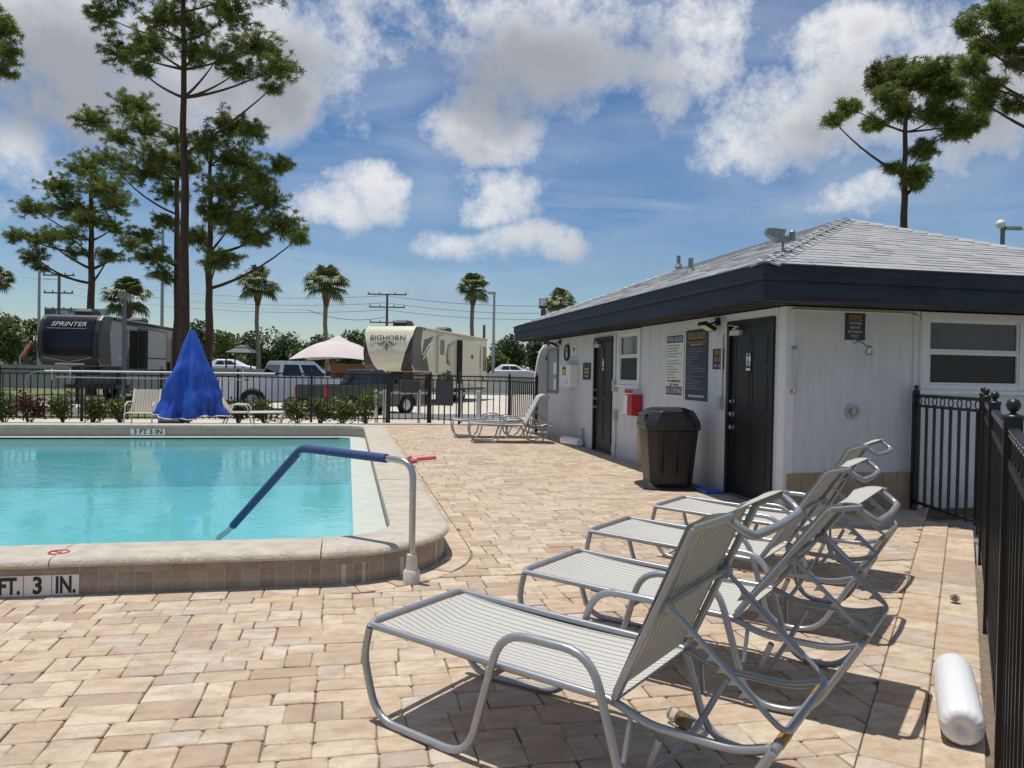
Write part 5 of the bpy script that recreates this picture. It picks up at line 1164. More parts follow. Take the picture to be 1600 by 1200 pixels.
def sedan(loc, ang, label):
    t = empty('parked_car', loc, ang, label, 'car'); hw = .9
    low = [(0, .3), (.05, .75), (.5, .92), (3.6, .95), (4.5, .78), (4.65, .45), (4.6, .25), (.1, .25)]; bevel(MB().prism(low, -hw, hw, lambda u, v, w: (u, w, v)).build('body', m_wpaint, t), .08, 3)
    bot = [(.35, -hw+.06), (3.55, -hw+.06), (3.55, hw-.06), (.35, hw-.06)]; md = [(.95, -hw+.2), (2.65, -hw+.2), (2.65, hw-.2), (.95, hw-.2)]; bevel(loft(MB(), [(bot, .90), ([(x*.93+.13, y*.99) for x, y in md], 1.38), ([(1.2, -.6), (2.4, -.6), (2.4, .6), (1.2, .6)], 1.45)]).build('cabin', m_wpaint, t), .05, 3)
    for s in (-1, 1):
        for u0, u1 in ((.22, .50), (.53, .86)):
            xa = lambda u, h_: (.35+.66*h_)+((3.55-.96*h_)-(.35+.66*h_))*u
            y0_, y1_ = s*(hw-.06-.02), s*(hw-.2+.0); b = MB(); p = [(xa(u0, .12), s*(hw-.075), .96), (xa(u1, .12), s*(hw-.075), .96), (xa(u1, .85), s*(hw-.178), 1.31), (xa(u0, .85), s*(hw-.178), 1.31)]
            b.v = [(x, y+s*.012, z) for x, y, z in p]+[(x, y-s*.03, z) for x, y, z in p]; b.f = [(0, 1, 2, 3), (4, 7, 6, 5), (0, 4, 5, 1), (1, 5, 6, 2), (2, 6, 7, 3), (3, 7, 4, 0)]; b.build('side_window', m_glass, t)
    for x in (.85, 3.75):
        for y in (-hw+.1, hw-.1): wheel(t, (x, y, .33), .33, .2, 'Y')
p = at(322, 570, 70); sedan((p.x, p.y, .806), -YAW, 'white sedan on the far road beyond the trailers')
p = at(765, 574, 74); sedan((p.x, p.y, .806), -YAW, 'white car partly hidden by the end of the cream trailer')
# ------------------------------------------------------------------ background structures
def facing(px, py, d): p = at(px, py, d); return (p.x, p.y)
vf = empty('privacy_fence', (-60, 57.5, GZ), 0, 'long pale grey vinyl privacy fence beyond the trailers', 'fence'); m_vin = M('grey_vinyl', (.36, .37, .37), .5, var=.1, vscale=2)
for k in range(46): MB().box(k*2.4+.08, -.02, .05, k*2.4+2.32, .02, 1.6).build('panel', m_vin, vf); bevel(MB().box(k*2.4-.07, -.07, 0, k*2.4+.07, .07, 1.75).build('post', m_vin, vf), .02)
bl_ = empty('commercial_building', tuple(at(20, 570, 105)), -YAW*.5, 'long low white building with a red roof edge far behind', 'building'); bl_.location.z = GZ
m_bwhite = M('white_stucco', (.60, .60, .58), .85, var=.1, vscale=.5); m_redroof = M('red_metal', (.22, .045, .035), .6)
MB().box(-20, 0, 0, 26, 8, 4.3).build('wall', m_bwhite, bl_); MB().box(-20.3, -.4, 4.3, 26.3, 8.3, 4.75).build('roof_edge', m_redroof, bl_); MB().box(26.02, 0, 0, 45, 9, 3.7).build('wall', m_bwhite, bl_); MB().box(26.4, -.4, 3.7, 45.3, 9.3, 4.1).build('roof_edge', m_redroof, bl_)
for k in range(12): MB().box(-18+k*4.6, -.06, 1.2, -15.6+k*4.6, -.005, 2.9).build('window', m_glass, bl_)
# canopies
gz = empty('gazebo', (*facing(528, 600, 41), GZ), -YAW, 'pink fabric gazebo beside the cream trailer', 'gazebo'); gz.scale = (.92, .92, .95); m_can = M('pink_canvas', (.66, .57, .58), .8, var=.08, vscale=1)
def canopy(b, hw, z0, z1, sag=.12, n=8):
    N_ = 4*n; ringp = []
    for q in range(4):
        a, c = [(-1, -1), (1, -1), (1, 1), (-1, 1)][q], [(1, -1), (1, 1), (-1, 1), (-1, -1)][q]
        for k in range(n): s = k/n; ringp.append((a[0]+(c[0]-a[0])*s, a[1]+(c[1]-a[1])*s, -.16*math.sin(PI*s)*-1))
    i0 = len(b.v); M_ = 8
    for r in range(M_+1):
        t_ = r/M_
        for x, y, d in ringp: b.v.append((hw*x*(1-t_*.74), hw*y*(1-t_*.74), z0+(z1-z0)*(1-(1-t_)**1.5)+d*(1-t_)))
    for r in range(M_):
        for j in range(N_): b.f.append((i0+r*N_+j, i0+r*N_+(j+1) % N_, i0+(r+1)*N_+(j+1) % N_, i0+(r+1)*N_+j))
    return b
canopy(MB(), 2.2, 2.25, 3.28).build('canopy', m_can, gz, True); loft(MB(), [([(-.75, -.75), (.75, -.75), (.75, .75), (-.75, .75)], 3.2), ([(-.05, -.05), (.05, -.05), (.05, .05), (-.05, .05)], 3.62)]).build('top_vent', m_can, gz)
for x in (-2.0, 2.0):
    for y in (-2.0, 2.0): MB().box(x-.06, y-.06, 0, x+.06, y+.06, 2.3).build('post', m_dark, gz)
o = empty('outdoor_bar', (*facing(535, 620, 41.5), GZ), -YAW, 'brown wooden bar cabinet under the pink gazebo', 'cabinet'); m_wood = M('brown_wood', (.30, .15, .07), .7, var=.4, vscale=3, stretch=(1, 1, .2))
MB().box(-.6, -.3, 0, 1.3, .3, 1.9).build('cabinet', m_wood, o); MB().box(-.75, -.45, 1.9, 1.45, .45, 1.98).build('top', m_wood, o); MB().box(-.3, -.32, .3, .3, -.301, 1.5).build('door', m_dark, o)
g2 = empty('gazebo', (*facing(379, 600, 64), GZ+.9), -YAW, 'small dark hardtop gazebo behind the white sedan', 'gazebo')
loft(MB(), [([(-1.1, -1.1), (1.1, -1.1), (1.1, 1.1), (-1.1, 1.1)], 2.0), ([(-.4, -.4), (.4, -.4), (.4, .4), (-.4, .4)], 2.4)]).build('roof', m_slate, g2); loft(MB(), [([(-.5, -.5), (.5, -.5), (.5, .5), (-.5, .5)], 2.42), ([(-.1, -.1), (.1, -.1), (.1, .1), (-.1, .1)], 2.62)]).build('roof_cap', m_slate, g2)
for x in (-1, 1):
    for y in (-1, 1): MB().box(x-.05, y-.05, -.9, x+.05, y+.05, 2.0).build('post', m_dark, g2)
# signs, flag, poles
sg = empty('billboard', (*facing(118, 500, 88), GZ), -YAW, 'far roadside sign reading BALANCE behind the dark trailer', 'sign'); z = at(118, 490, 88).z-GZ; u = 88/FPX
MB().box(-48*u, -.1, z-8*u, 50*u, .1, z+8*u).build('panel', M('pale_blue_sign', (.40, .48, .58), .5), sg); MB().box(-47*u, -.14, z-7.5*u, -30*u, -.101, z+7*u).build('logo_panel', M('deep_blue_sign', (.03, .09, .22), .5), sg)
text('BALANCE Y', 8.6*u, 'lettering', m_black, sg, (7*u, -.13, z+3.2*u), ROT_B, sx=.82); lines(sg, 'B', [(z-6*u, -20*u, 44*u, 4*u)], 0, m_black, 0, .12)
for x in (-20*u, 25*u): MB().box(x-.15, -.05, 0, x+.15, .09, z-8*u).build('post', m_gal, sg)
ff = empty('feather_flag', (*facing(32, 600, 62), GZ), -YAW, 'tilted red feather flag with white letters at the far left', 'flag'); u = 62/FPX
b = MB(); fp = [(-1.5*u, 18*u), (12*u, 41*u), (17*u, 43*u), (17.5*u, 38*u), (5*u, 15*u)]; b.prism(fp, -.015, .015, lambda p_, q_, w: (p_, w, q_+1.3)); b.build('banner', m_redp, ff); MB().tube([(2*u, 0, 0), (-1.5*u, 0, 18*u+1.3), (17*u, 0, 43*u+1.3)], .03, 6).build('pole', m_white, ff)
text('COFFEE', 6.2*u, 'lettering', m_white, ff, (8*u, -.03, 28.5*u+1.3), (PI/2, -math.radians(62), 0), sx=.9)
m_pole = M('galvanised_pole', (.36, .38, .40), .45, .5); m_wpole = M('weathered_wood', (.22, .19, .16), .9, var=.3, vscale=2, stretch=(6, 6, .4))
def light_pole(px, py_top, d, r, lab, head=True, py_h=None):
    p = at(px, 600, d); z = at(px, py_top, d).z-GZ; t = empty('light_pole', (p.x, p.y, GZ), -YAW, lab, 'light pole'); MB().tube([(0, 0, 0), (0, 0, z)], [r, r*.7], 10).build('pole', m_pole, t, True)
    if head: bevel(MB().box(-.5, -.2, z-.05, .12, .2, z+.15).build('lamp_head', m_pole, t), .04)
light_pole(60, 424, 60, .13, 'tall plain grey light pole at the far left behind the dark trailer', False); light_pole(252, 352, 58, .14, 'tall grey light pole rising behind the dark trailer among the pines', False); light_pole(770, 459, 62, .13, 'tall slim grey light pole right of the cream trailer')
p = at(193, 630, 31); t = empty('lamp_post', (p.x, p.y, GZ), -YAW, 'short square lamp post in front of the dark trailer', 'lamp post'); z = at(193, 461, 31).z-GZ; MB().box(-.055, -.055, 0, .055, .055, z-.1).build('post', M('blue_grey_paint', (.13, .16, .20), .5), t); bevel(MB().box(-.19, -.19, z-.12, .19, .19, z+.05).build('lamp_head', m_gal, t), .02); MB().box(-.15, -.15, z-.135, .15, .15, z-.121).build('lens', M('lamp_lens_white', (.7, .7, .66), .4), t)
def utility(px, py_top, d, arms, lab):
    p = at(px, 600, d); z = at(px, py_top, d).z-GZ; t = empty('utility_pole', (p.x, p.y, GZ), -YAW, lab, 'utility pole', 'utility poles along the far road'); MB().tube([(0, 0, 0), (0, 0, z)], [.2, .13], 10).build('pole', m_wpole, t, True)
    for dz, hw in arms:
        MB().box(-hw, -.16, z-dz-.07, hw, -.04, z-dz+.07).build('crossarm', m_wpole, t)
        for x in (-hw+.1, -hw*.4, hw*.4, hw-.1): MB().lathe([(.05, 0), (.09, .05), (.05, .1), (.08, .15), (.03, .24)], 8, (x, -.1, z-dz+.07)).build('insulator', m_gal, t, True)
    for x in (-.45, .5): MB().lathe([(.001, 0), (.22, .02), (.22, .62), (.16, .7), (.001, .72)], 12, (x, -.1, z-(arms[-1][0]+1.1))).build('transformer', m_gal, t, True)
    return t
utility(91, 429, 80, ((.1, 1.6), (1.9, 1.5), (3.6, 1.4)), 'wooden utility pole with three crossarms at the far left'); utility(603, 459, 92, ((.1, 2.3), (1.6, 2.1), (3.4, 2.0)), 'wooden utility pole with crossarms behind the cream trailer'); 
p = at(825, 600, 80); t = empty('utility_pole', (p.x, p.y, GZ), -YAW, 'slim utility pole with a side lamp left of the building corner', 'utility pole', 'utility poles along the far road'); z = at(825, 540, 80).z-GZ; MB().tube([(0, 0, 0), (0, 0, z)], .14).build('pole', m_wpole, t, True); MB().bar((0, 0, z-.8), (-1.1, 0, z-.3), .08).build('arm', m_gal, t); MB().ball((.0, -.3, z-2.6), .3, 8, 6, (1, 1, 1.4)).build('transformer', m_white, t, True)
p = at(755, 600, 88); t = empty('utility_pole', (p.x, p.y, GZ), -YAW, 'short bare utility pole between the palm and the light pole', 'utility pole', 'utility poles along the far road'); z = at(755, 508, 88).z-GZ; MB().tube([(0, 0, 0), (0, 0, z)], .15).build('pole', m_wpole, t, True)
def wire(name, pts, lab, sag=.8, d=None):
    P = []; pts = [at(*q) for q in pts]
    for a, c in zip(pts, pts[1:]):
        for k in range(13): s = k/12; q = a+(c-a)*s; q.z -= sag*4*s*(1-s); P.append(q)
    tag(MB().tube(P, .028, 4).build(name, m_dark, None), lab, 'power line')
wire('power_line', [(-60, 400, 78), (95, 436, 80), (480, 484, 86), (603, 495, 92)], 'lowest power line sagging from the left pole toward the cream trailer', .7)
for k, (ya, yb, yc) in enumerate(((447, 462, 464), (459, 473, 476), (471, 484, 484))):
    wire('power_line', [(91, ya-14, 80), (603, yb, 92), (1000, yc+4, 96)], ('highest', 'second', 'third')[k]+' of the power lines strung between the far utility poles', 1.0)
# things past the building
p = at(847, 600, 60); t = empty('pole_sign', (p.x, p.y, GZ), -YAW, 'small box sign on a pole above the far roof corner', 'sign'); z = at(847, 474, 60).z-GZ; MB().tube([(0, 0, 0), (0, 0, z-.4)], .1).build('post', m_gal, t, True); MB().box(-.34, -.14, z-.4, .34, .14, z+.35).build('sign_box', m_dark, t); MB().box(-.29, -.15, z-.2, .29, -.141, z+.3).build('face', m_pale, t); MB().box(-.2, -.12, z-1.0, .2, .12, z-.45).build('lower_box', m_slate, t)
p = at(1563, 500, 20); t = empty('globe_lamp', (p.x, p.y, GZ), -YAW, 'dark pole with a white globe and a lamp arm behind the roof at right', 'lamp post'); z = at(1563, 352, 20).z-GZ; MB().tube([(0, 0, 0), (0, 0, z+.05)], .055).build('pole', M('blue_grey_paint', (.13, .16, .2), .5), t, True); MB().ball((-.06, 0, z+.02), .115, 16, 10).build('globe', m_white, t, True); bevel(loft(MB(), [([(.05, -.08), (.5, -.09), (.5, .09), (.05, .08)], z-.12), ([(.05, -.05), (.42, -.07), (.42, .07), (.05, .05)], z-.03)]).build('lamp_arm', m_gal, t), .02)
p = at(851, 600, 21.3); t = empty('standing_board', (p.x, p.y, GZ), math.radians(12), 'white rounded board standing upright past the far corner of the building', 'board')
b = MB(); sec = []
for k in range(15):
    s = k/14; hw_ = .36*math.sin(PI*min(1, .12+.88*(1-s)*.62+.0))**.7*(1-.55*s**2.2); hw_ = .33*(1-s**2.6)**.5+.04; sec.append(([(-hw_, -.05), (0, -.09-.03*(1-s)), (hw_, -.05), (hw_, .02), (0, .05), (-hw_, .02)], 2.45*s))
loft(b, sec); bevel(b.build('hull', m_white, t, True), .01); MB().ball((.05, -.12, 2.1), .1, 12, 8, (1, .3, 1)).build('badge', m_slate, t, True)
# ------------------------------------------------------------------ vegetation
m_bark = M('pine_bark', (.115, .062, .042), .95, var=.55, vscale=5, col2=(.055, .033, .026), bump=1.0, bscale=14, stretch=(3, 3, .7))
m_needle = island_mat('pine_needles', [(0, (.10, .15, .025)), (.3, (.19, .255, .05)), (.6, (.135, .195, .035)), (.85, (.27, .32, .07)), (1, (.20, .23, .06))], .45, trans=.5)
m_rust = island_mat('dead_needles', [(0, (.10, .045, .02)), (1, (.16, .08, .035))], .8, trans=.2)
def tuft(v, f, c, r, n, rnd, up=.35):
    """a spray of long needles round a twig end"""
    c0 = c; tw = Vector((rnd.gauss(0, 1), rnd.gauss(0, 1), rnd.gauss(0, .6))).normalized()*r*.75
    for k in range(n):
        c = c0+tw*rnd.uniform(-.7, .7); d = Vector((rnd.gauss(0, 1), rnd.gauss(0, 1), rnd.gauss(0, 1)+up)); d.normalize(); L_ = r*rnd.uniform(.55, 1.05)
        s = d.cross(Vector((rnd.gauss(0, 1), rnd.gauss(0, 1), rnd.gauss(0, 1)))).normalized()*rnd.uniform(.006, .011)
        i = len(v); tip = c+d*L_+Vector((0, 0, -L_*.18)); mid = c+d*(L_*.5); v += [tuple(c-s*.6), tuple(c+s*.6), tuple(mid+s), tuple(tip), tuple(mid-s)]; f.append((i, i+1, i+2, i+3, i+4))
def pine(name, label, px, d, py_top, clumps, base_px=None, r0=.26, lean=0, trunk_pts=None, dens=1.0, rust=(), seed=1, group='tall pines with bare trunks'):
    rnd = random.Random(seed); base = at(base_px or px, 600, d); base.z = GZ
    t = empty(name, tuple(base), 0, label, 'pine tree', group)
    tp = trunk_pts or [(base_px or px, None), (px, py_top)]
    P = []
    for q in tp:
        if q[1] is None: P.append(Vector((0, 0, -.1)))
        else: P.append(at(q[0], q[1], d)-base)
    # resample the trunk with slight wander
    T = []; n = 16
    tot = [0]
    for a, c in zip(P, P[1:]): tot.append(tot[-1]+(c-a).length)
    for k in range(n+1):
        s = tot[-1]*k/n
        for i in range(len(P)-1):
            if s <= tot[i+1]+1e-6: u = (s-tot[i])/(tot[i+1]-tot[i]); q = P[i]+(P[i+1]-P[i])*u; break
        T.append(q+Vector((rnd.uniform(-.04, .04), rnd.uniform(-.04, .04), 0))*(1 if 0 < k < n else 0))
    rs = [r0*(1.18 if k == 0 else 1)*(1-.72*(k/n)**1.2) for k in range(n+1)]
    bt = MB().tube(T, rs, 10); 
    v, f, vr, fr_ = [], [], [], []
    limbs = MB(); u = d/FPX
    for ci, (cx, cy, rx, ry) in enumerate(clumps):
        dep = rnd.uniform(-1, 1)*min(2.2, .7+rx*u*.8); C = at(cx, cy, d+dep)-base; R = Vector((rx*u, max(rx, ry)*u*.85, ry*u))
        zz = max(T[n//3].z, C.z-rnd.uniform(.25, .8)*abs((C-T[-1]).xy.length+.3)*.8); zz = min(zz, T[-1].z-.1); k = min(range(n+1), key=lambda q: abs(T[q].z-zz)); S0 = T[k]
        mid = S0.lerp(C, .5)+Vector((rnd.uniform(-.2, .2), rnd.uniform(-.2, .2), -.12*(C-S0).length+rnd.uniform(-.1, .2))); rb = min(rs[k]*.55, .03+.022*(C-S0).length)
        pts = [S0*(1-s)**2+mid*(2*s*(1-s))+C*s*s for s in [i/7 for i in range(8)]]; limbs.tube(pts, [rb*(1-.75*i/7) for i in range(8)], 6)
        nt_ = max(5, int(dens*rx*ry*u*u*74+9)); hubs = []
        for q in range(nt_):
            w = Vector((rnd.gauss(0, .52), rnd.gauss(0, .52), rnd.gauss(0, .5)));
            if w.length > 1.08: w *= 1.05/w.length
            c = C+Vector((w.x*R.x, w.y*R.y, w.z*R.z)); hubs.append(c)
            # twig
            o_ = C+(c-C)*.15+Vector((0, 0, -.1*R.z)); limbs.tube([o_, o_.lerp(c, .55)+Vector((0, 0, -.05)), c], [.022, .016, .008], 4, caps=False)
            vv, ff = (vr, fr_) if ci in rust and rnd.random() < .65 else (v, f)
            tuft(vv, ff, c, rnd.uniform(.17, .28), 46, rnd)
            tuft(vv, ff, o_.lerp(c, .6)+Vector((rnd.gauss(0, .1), rnd.gauss(0, .1), rnd.gauss(0, .08))), rnd.uniform(.16, .26), 40, rnd)
    tr = bt.build('trunk', m_bark, t, True); limbs.build('limbs', m_bark, t, True, fix=False)
    b = MB(); b.v = v; b.f = f; b.build('crown', m_needle, t, fix=False)
    if vr: b = MB(); b.v = vr; b.f = fr_; b.build('dead_needles', m_rust, t, fix=False)
    return t
pine('pine_tree', 'tallest pine with a bare trunk running out of the top of the picture', 287, 31, -70, [(162, 25, 26, 27), (196, 83, 36, 26), (233, 72, 34, 30), (258, 25, 40, 32), (300, 83, 32, 24), (362, 20, 40, 28), (400, 72, 46, 30), (433, 104, 38, 24), (342, 87, 30, 18), (425, 138, 16, 9), (280, -40, 90, 36), (180, -15, 50, 26), (390, -20, 60, 28), (305, 40, 36, 26), (220, 110, 20, 14), (375, 110, 26, 14)], base_px=289, r0=.215, seed=2)
pine('pine_tree', 'pine close behind the tallest one, its trunk overlapping it', 276, 36, 200, [(146, 187, 32, 20), (208, 165, 38, 25), (225, 196, 38, 18), (250, 245, 42, 22), (167, 246, 34, 15), (233, 267, 55, 22), (290, 255, 33, 26), (267, 300, 28, 22), (225, 367, 26, 16), (237, 400, 34, 18), (258, 430, 24, 12), (262, 345, 22, 16), (190, 215, 30, 14), (275, 215, 22, 16)], base_px=277, r0=.20, seed=3)
pine('pine_tree', 'spreading pine rising behind the dark trailer at left', 142, 43, 265, [(137, 262, 42, 20), (96, 292, 38, 20), (167, 292, 38, 24), (54, 325, 34, 18), (117, 325, 44, 20), (25, 367, 20, 13), (67, 372, 34, 16), (180, 317, 34, 20), (54, 400, 22, 14), (104, 365, 36, 16), (180, 354, 26, 14), (170, 400, 26, 12), (62, 418, 15, 7), (140, 345, 30, 16), (205, 380, 22, 12), (120, 395, 20, 10)], base_px=143, r0=.25, seed=4)
pine('pine_tree', 'dark dense pine right of the tallest trunk, just behind the blue cover', 330, 31.5, 205, [(358, 195, 34, 25), (325, 225, 28, 20), (375, 250, 46, 28), (437, 258, 22, 17), (354, 292, 42, 28), (417, 308, 38, 24), (367, 346, 46, 24), (442, 350, 38, 24), (466, 372, 17, 14), (400, 371, 34, 14), (342, 404, 36, 18), (310, 372, 22, 22), (395, 205, 20, 18), (405, 280, 26, 20), (335, 330, 26, 20)], base_px=325, r0=.18, seed=5, dens=1.25)
pine('pine_tree', 'pine with a flat topped crown rising behind the shingle roof', 1416, 27, 140, [(1301, 187, 14, 10), (1326, 168, 22, 13), (1370, 122, 26, 20), (1402, 107, 32, 18), (1427, 127, 34, 24), (1408, 171, 28, 20), (1361, 193, 20, 12), (1465, 111, 38, 20), (1478, 138, 38, 24), (1465, 177, 38, 20), (1494, 203, 32, 16), (1522, 190, 22, 16), (1446, 234, 24, 16), (1434, 270, 22, 15), (1399, 263, 15, 10), (1427, 287, 16, 9), (1390, 150, 24, 18)], base_px=1406, r0=.20, rust=(2,), seed=6, dens=2.0)
pine('pine_tree', 'pine reaching in from the right edge above the roof', 1660, 22, -60, [(1513, 41, 20, 16), (1554, 19, 36, 18), (1579, 44, 32, 22), (1535, 73, 28, 18), (1522, 104, 25, 17), (1567, 76, 32, 16), (1545, 136, 26, 18), (1535, 158, 30, 18), (1586, 165, 18, 14), (1592, 95, 20, 16), (1640, 40, 50, 40), (1680, 110, 40, 40), (1610, 5, 40, 20)], base_px=1665, r0=.22, seed=7, dens=1.7)
pine('pine_tree', 'pine reaching in at the upper left edge', -45, 30, 10, [(6, 45, 26, 16), (14, 82, 22, 18), (2, 110, 20, 14), (-40, 40, 40, 40), (-70, 90, 40, 30), (-20, 15, 30, 20)], base_px=-50, r0=.22, seed=8)
# cabbage palms
m_ptrunk = M('palm_trunk', (.25, .22, .18), .95, var=.4, vscale=4, bump=.9, bscale=12, stretch=(1, 1, 4)); m_boot = M('palm_boots', (.16, .085, .045), .95, var=.4, vscale=8)
m_frond = island_mat('palm_frond', [(0, (0.074, 0.115, 0.034)), (.35, (0.135, 0.176, 0.061)), (.65, (0.101, 0.142, 0.043)), (1, (0.230, 0.257, 0.115))], .5, trans=.2)
def fronds(rad, seed):
    rnd = random.Random(seed); b = MB()
    for k in range(46):
        az = k*2.39996+rnd.uniform(-.2, .2); el = math.radians(rnd.uniform(-38, 82)); L_ = rad*rnd.uniform(.5, .62); d = Vector((math.cos(az)*math.cos(el), math.sin(az)*math.cos(el), math.sin(el)))
        hub = d*L_; s = d.cross(Vector((0, 0, 1))); s = s.normalized() if s.length > .1 else Vector((1, 0, 0)); up = s.cross(d)
        b.bar(Vector((0, 0, 0)), hub, .035, .02)
        for q in range(17):
            a = math.radians(-105+210*q/16); dd = d*math.cos(a)+s*math.sin(a); l = rad*.55*(1-.25*abs(a)/1.8)*rnd.uniform(.85, 1.1); w = (s*math.cos(a)-d*math.sin(a))*.045
            m1 = hub+dd*l*.55+up*.04*rad; tip = hub+dd*l+Vector((0, 0, -.26*l-.06)); i = len(b.v); b.v += [tuple(hub), tuple(m1+w), tuple(tip), tuple(m1-w)]; b.f.append((i, i+1, i+2, i+3))
    return b
heads = [fronds(1.0, s).mesh('fronds') for s in (1, 2, 3)]
for me in heads: me.materials.append(m_frond)
def palm(px, py, rpx, d, lab, k, boots=False, base=None):
    p = at(px, py, d); u = d/FPX; R = rpx*u; h_ = p.z-GZ; t = empty('palm_tree', (p.x, p.y, GZ), 0, lab, 'palm tree', 'fan palms behind the park')
    r = max(.14, 3.6*u*.9); MB().tube([(.0, 0, -.1), (.12, .05, h_*.3), (-.05, 0, h_*.65), (0, 0, h_)], [r*1.25, r, r*.95, r*1.05], 10).build('trunk', m_ptrunk, t, True)
    o = link('crown', heads[k % 3], None, t, (0, 0, h_)); o.scale = (R, R, R); o.rotation_euler.z = k*1.3
    MB().lathe([(r, -.9*R), (r*1.9, -.5*R), (r*2.1, -.2*R), (r, .1*R)], 9, (0, 0, h_)).build('boots', m_boot, t)
palm(200, 468, 40, 48, 'fan palm just left of the tall pines behind the dark trailer', 0); palm(403, 446, 36, 55, 'fan palm with shaggy brown collar right of the pines', 1); palm(510, 446, 38, 50, 'fan palm left of the cream trailer', 2); palm(739, 452, 29, 66, 'fan palm rising behind the rear of the cream trailer', 3); palm(875, 472, 26, 60, 'fan palm peeking over the far end of the roof', 4); palm(-8, 438, 30, 50, 'fan palm cut by the left edge of the picture', 5)
# broadleaf trees and shrubs
def leaf_mat(nm, cs): return island_mat(nm, [(i/(len(cs)-1), c) for i, c in enumerate(cs)], .55, trans=.2)
m_oak = leaf_mat('oak_leaves', [(0.029, 0.055, 0.016), (0.058, 0.098, 0.023), (0.039, 0.072, 0.018), (0.098, 0.137, 0.039)]); m_lite = leaf_mat('light_leaves', [(0.078, 0.111, 0.026), (0.143, 0.182, 0.046), (0.104, 0.137, 0.039), (0.221, 0.247, 0.078)]); m_shrub = leaf_mat('shrub_leaves', [(.06, .10, .018), (.11, .16, .03), (.17, .22, .04), (.30, .32, .07)]); m_croton = leaf_mat('croton_leaves', [(.05, .08, .015), (.16, .05, .015), (.30, .10, .02), (.10, .11, .02)])
def leaves(b, c, R, n, size, rnd):
    for k in range(n):
        w = Vector((rnd.gauss(0, 1), rnd.gauss(0, 1), rnd.gauss(0, 1))).normalized()*(rnd.random()**.4); p = Vector((c[0]+w.x*R[0], c[1]+w.y*R[1], c[2]+w.z*R[2])); d = Vector((rnd.gauss(0, 1), rnd.gauss(0, 1), rnd.gauss(0, .7)+.4)).normalized(); s = d.cross(Vector((rnd.gauss(0, 1), rnd.gauss(0, 1), rnd.gauss(0, 1)))).normalized(); L_ = size*rnd.uniform(.6, 1.3); i = len(b.v)
        b.v += [tuple(p), tuple(p+d*L_*.5+s*L_*.3), tuple(p+d*L_), tuple(p+d*L_*.5-s*L_*.3)]; b.f.append((i, i+1, i+2, i+3))
def tree(px, py_top, d, wpx, lab, mat, seed, n=2600, py_bot=575, group='broadleaf trees along the far side', leaf=.34):
    rnd = random.Random(seed); p = at(px, 600, d); top = at(px, py_top, d).z-GZ; u = d/FPX; w = wpx*u; t = empty('broadleaf_tree', (p.x, p.y, GZ), 0, lab, 'tree', group); b = MB(); tr = MB(); low = max(.8, top*.14)
    tr.tube([(0, 0, -.1), (.1, 0, top*.3), (0, .1, top*.6)], [w*.07+.08, w*.05+.06, .06], 8); K = 12
    for k in range(K):
        a = rnd.uniform(0, 2*PI); rr = rnd.random()**.5*w*.36; s = rnd.uniform(.22, .36); z = low+(top-low)*rnd.uniform(.2, .84); z = min(z, top-w*s*.5); c = (rr*math.cos(a), rr*math.sin(a)*.8, z); tr.tube([(0, 0, top*.3), (c[0]*.5, c[1]*.5, z*.8), c], [.09, .06, .03], 5); leaves(b, c, (w*s, w*s*.9, min(w*s*.75, (top-low)*.4)), n//K, leaf, rnd)
    leaves(b, (0, 0, top-w*.2), (w*.25, w*.25, w*.2), n//9, leaf, rnd)
    tr.build('trunk', m_wpole, t, True); b.build('crown', mat, t, fix=False)
for k, (px, pt, d, w, m_, lab) in enumerate(((-30, 488, 70, 90, m_lite, 'yellow green tree at the left edge'), (14, 492, 72, 60, m_lite, 'yellow green tree behind the red flag'), (52, 498, 76, 50, m_lite, 'yellow green tree touching the dark trailer nose'), (312, 499, 92, 70, m_oak, 'dark round tree right behind the pine trunks'), (350, 518, 90, 60, m_lite, 'lighter tree behind the white sedan'), (395, 516, 95, 76, m_oak, 'dark tree behind the brown collared palm'), (447, 520, 98, 76, m_oak, 'dark tree between the two palms'), (500, 522, 96, 70, m_oak, 'dark tree behind the palm left of the cream trailer'), (545, 516, 92, 66, m_oak, 'dark tree behind the pink gazebo'), (800, 522, 85, 66, m_oak, 'dark tree right of the slim light pole'), (845, 528, 80, 60, m_oak, 'dark tree just left of the building corner'), (775, 548, 78, 40, m_lite, 'low bush at the rear of the cream trailer'), (462, 548, 60, 26, m_lite, 'small bright tree left of the pink gazebo'), (243, 512, 95, 44, m_oak, 'dark tree showing over the dark trailer roof'))):
    tree(px, pt, d, w, lab, m_, 20+k, n=3000 if w > 50 else 1400)
b = MB(); rnd = random.Random(77)
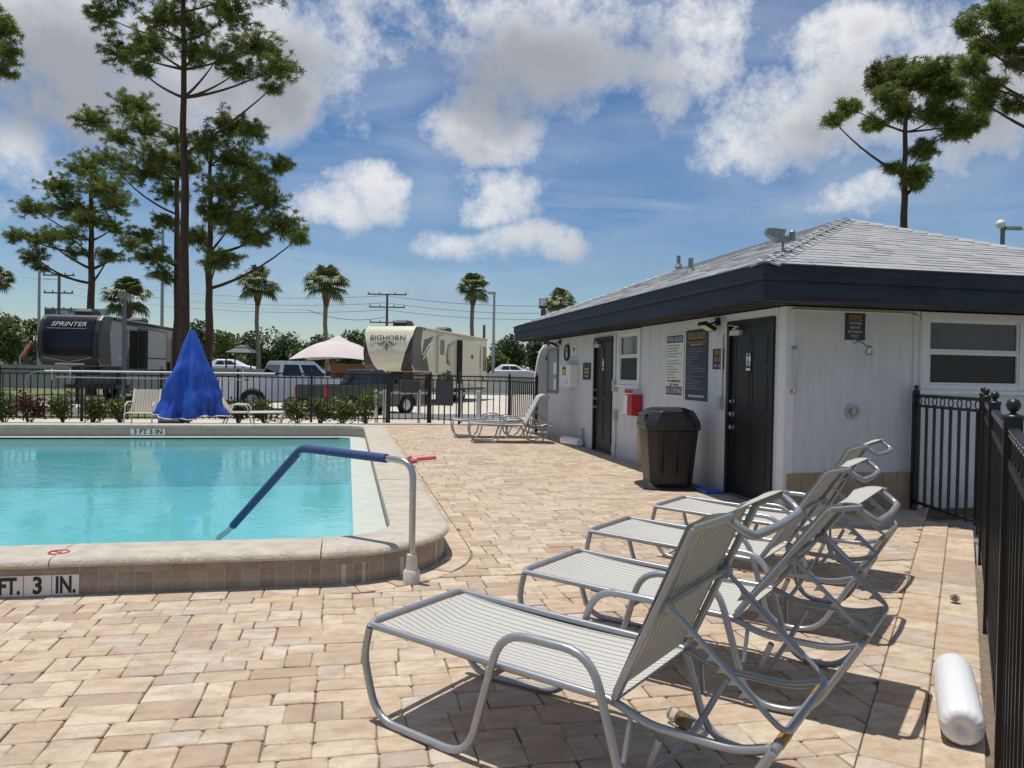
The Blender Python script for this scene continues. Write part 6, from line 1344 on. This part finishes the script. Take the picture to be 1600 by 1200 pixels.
for k in range(60): leaves(b, (-110+k*5.6+rnd.uniform(-2, 2), 120+rnd.uniform(-3, 6), rnd.uniform(1.5, 4.0)), (4.2, 3, rnd.uniform(2.0, 3.6)), 330, .55, rnd)
tag(b.build('far_wood', m_oak, None, fix=False), 'far belt of dark trees closing the view behind the road', 'trees', kind='stuff')
def shrub(px, w, h_, lab, mat, k, y=23.55):
    h_ *= 1.22; rnd = random.Random(50+k); r = ray(px, 640); p = Vector((0, 0, CAM_H))+r*(y/r.y); t = empty('shrub', (p.x, p.y, GZ), 0, lab, 'shrub', 'clipped shrubs along the far fence'); b = MB(); tr = MB()
    for q in range(9):
        a = rnd.uniform(0, 2*PI); c = (rnd.uniform(-.3, .3)*w, rnd.uniform(-.25, .25)*w, h_*rnd.uniform(.35, .72)); leaves(b, c, (w*.26, w*.24, h_*.3), 120, .085, rnd); tr.tube([(0, 0, -.02), c], [.018, .008], 5)
    b.build('foliage', mat, t, fix=False); tr.build('stems', m_wpole, t)
for k, (px, w, h_, m_, lab) in enumerate(((8, .9, .78, m_shrub, 'green shrub at the left end of the far fence'), (45, .8, .76, m_croton, 'shrub with red and orange leaves, second from the left'), (99, .85, .85, m_shrub, 'taller rounded shrub left of the lamp post'), (146, .75, .72, m_shrub, 'shrub just left of the lamp post'), (188, .8, .74, m_shrub, 'shrub at the foot of the lamp post'), (372, .8, .7, m_shrub, 'shrub behind the white lounge chair'), (415, .85, .72, m_shrub, 'shrub right of the white lounge chair'), (465, .85, .76, m_shrub, 'shrub below the tailgate of the dark pickup'), (500, .8, .74, m_shrub, 'shrub below the middle of the dark pickup'), (535, .85, .78, m_shrub, 'shrub below the cab of the dark pickup'), (572, .9, .98, m_shrub, 'tallest shrub, beside the white gate posts'), (288, .8, .7, m_shrub, 'shrub half hidden behind the blue cover'))):
    shrub(px, w, h_, lab, m_, k)
t = empty('leafy_plant', (2.95, 24.2, GZ), 0, 'bright green leafy plant behind the gate', 'plant'); b = MB(); leaves(b, (0, 0, 1.35), (.28, .28, .32), 260, .16, random.Random(3)); b.build('foliage', m_lite, t, fix=False); MB().tube([(0, 0, -.02), (0, 0, 1.3)], .02, 6).build('stem', m_wpole, t)
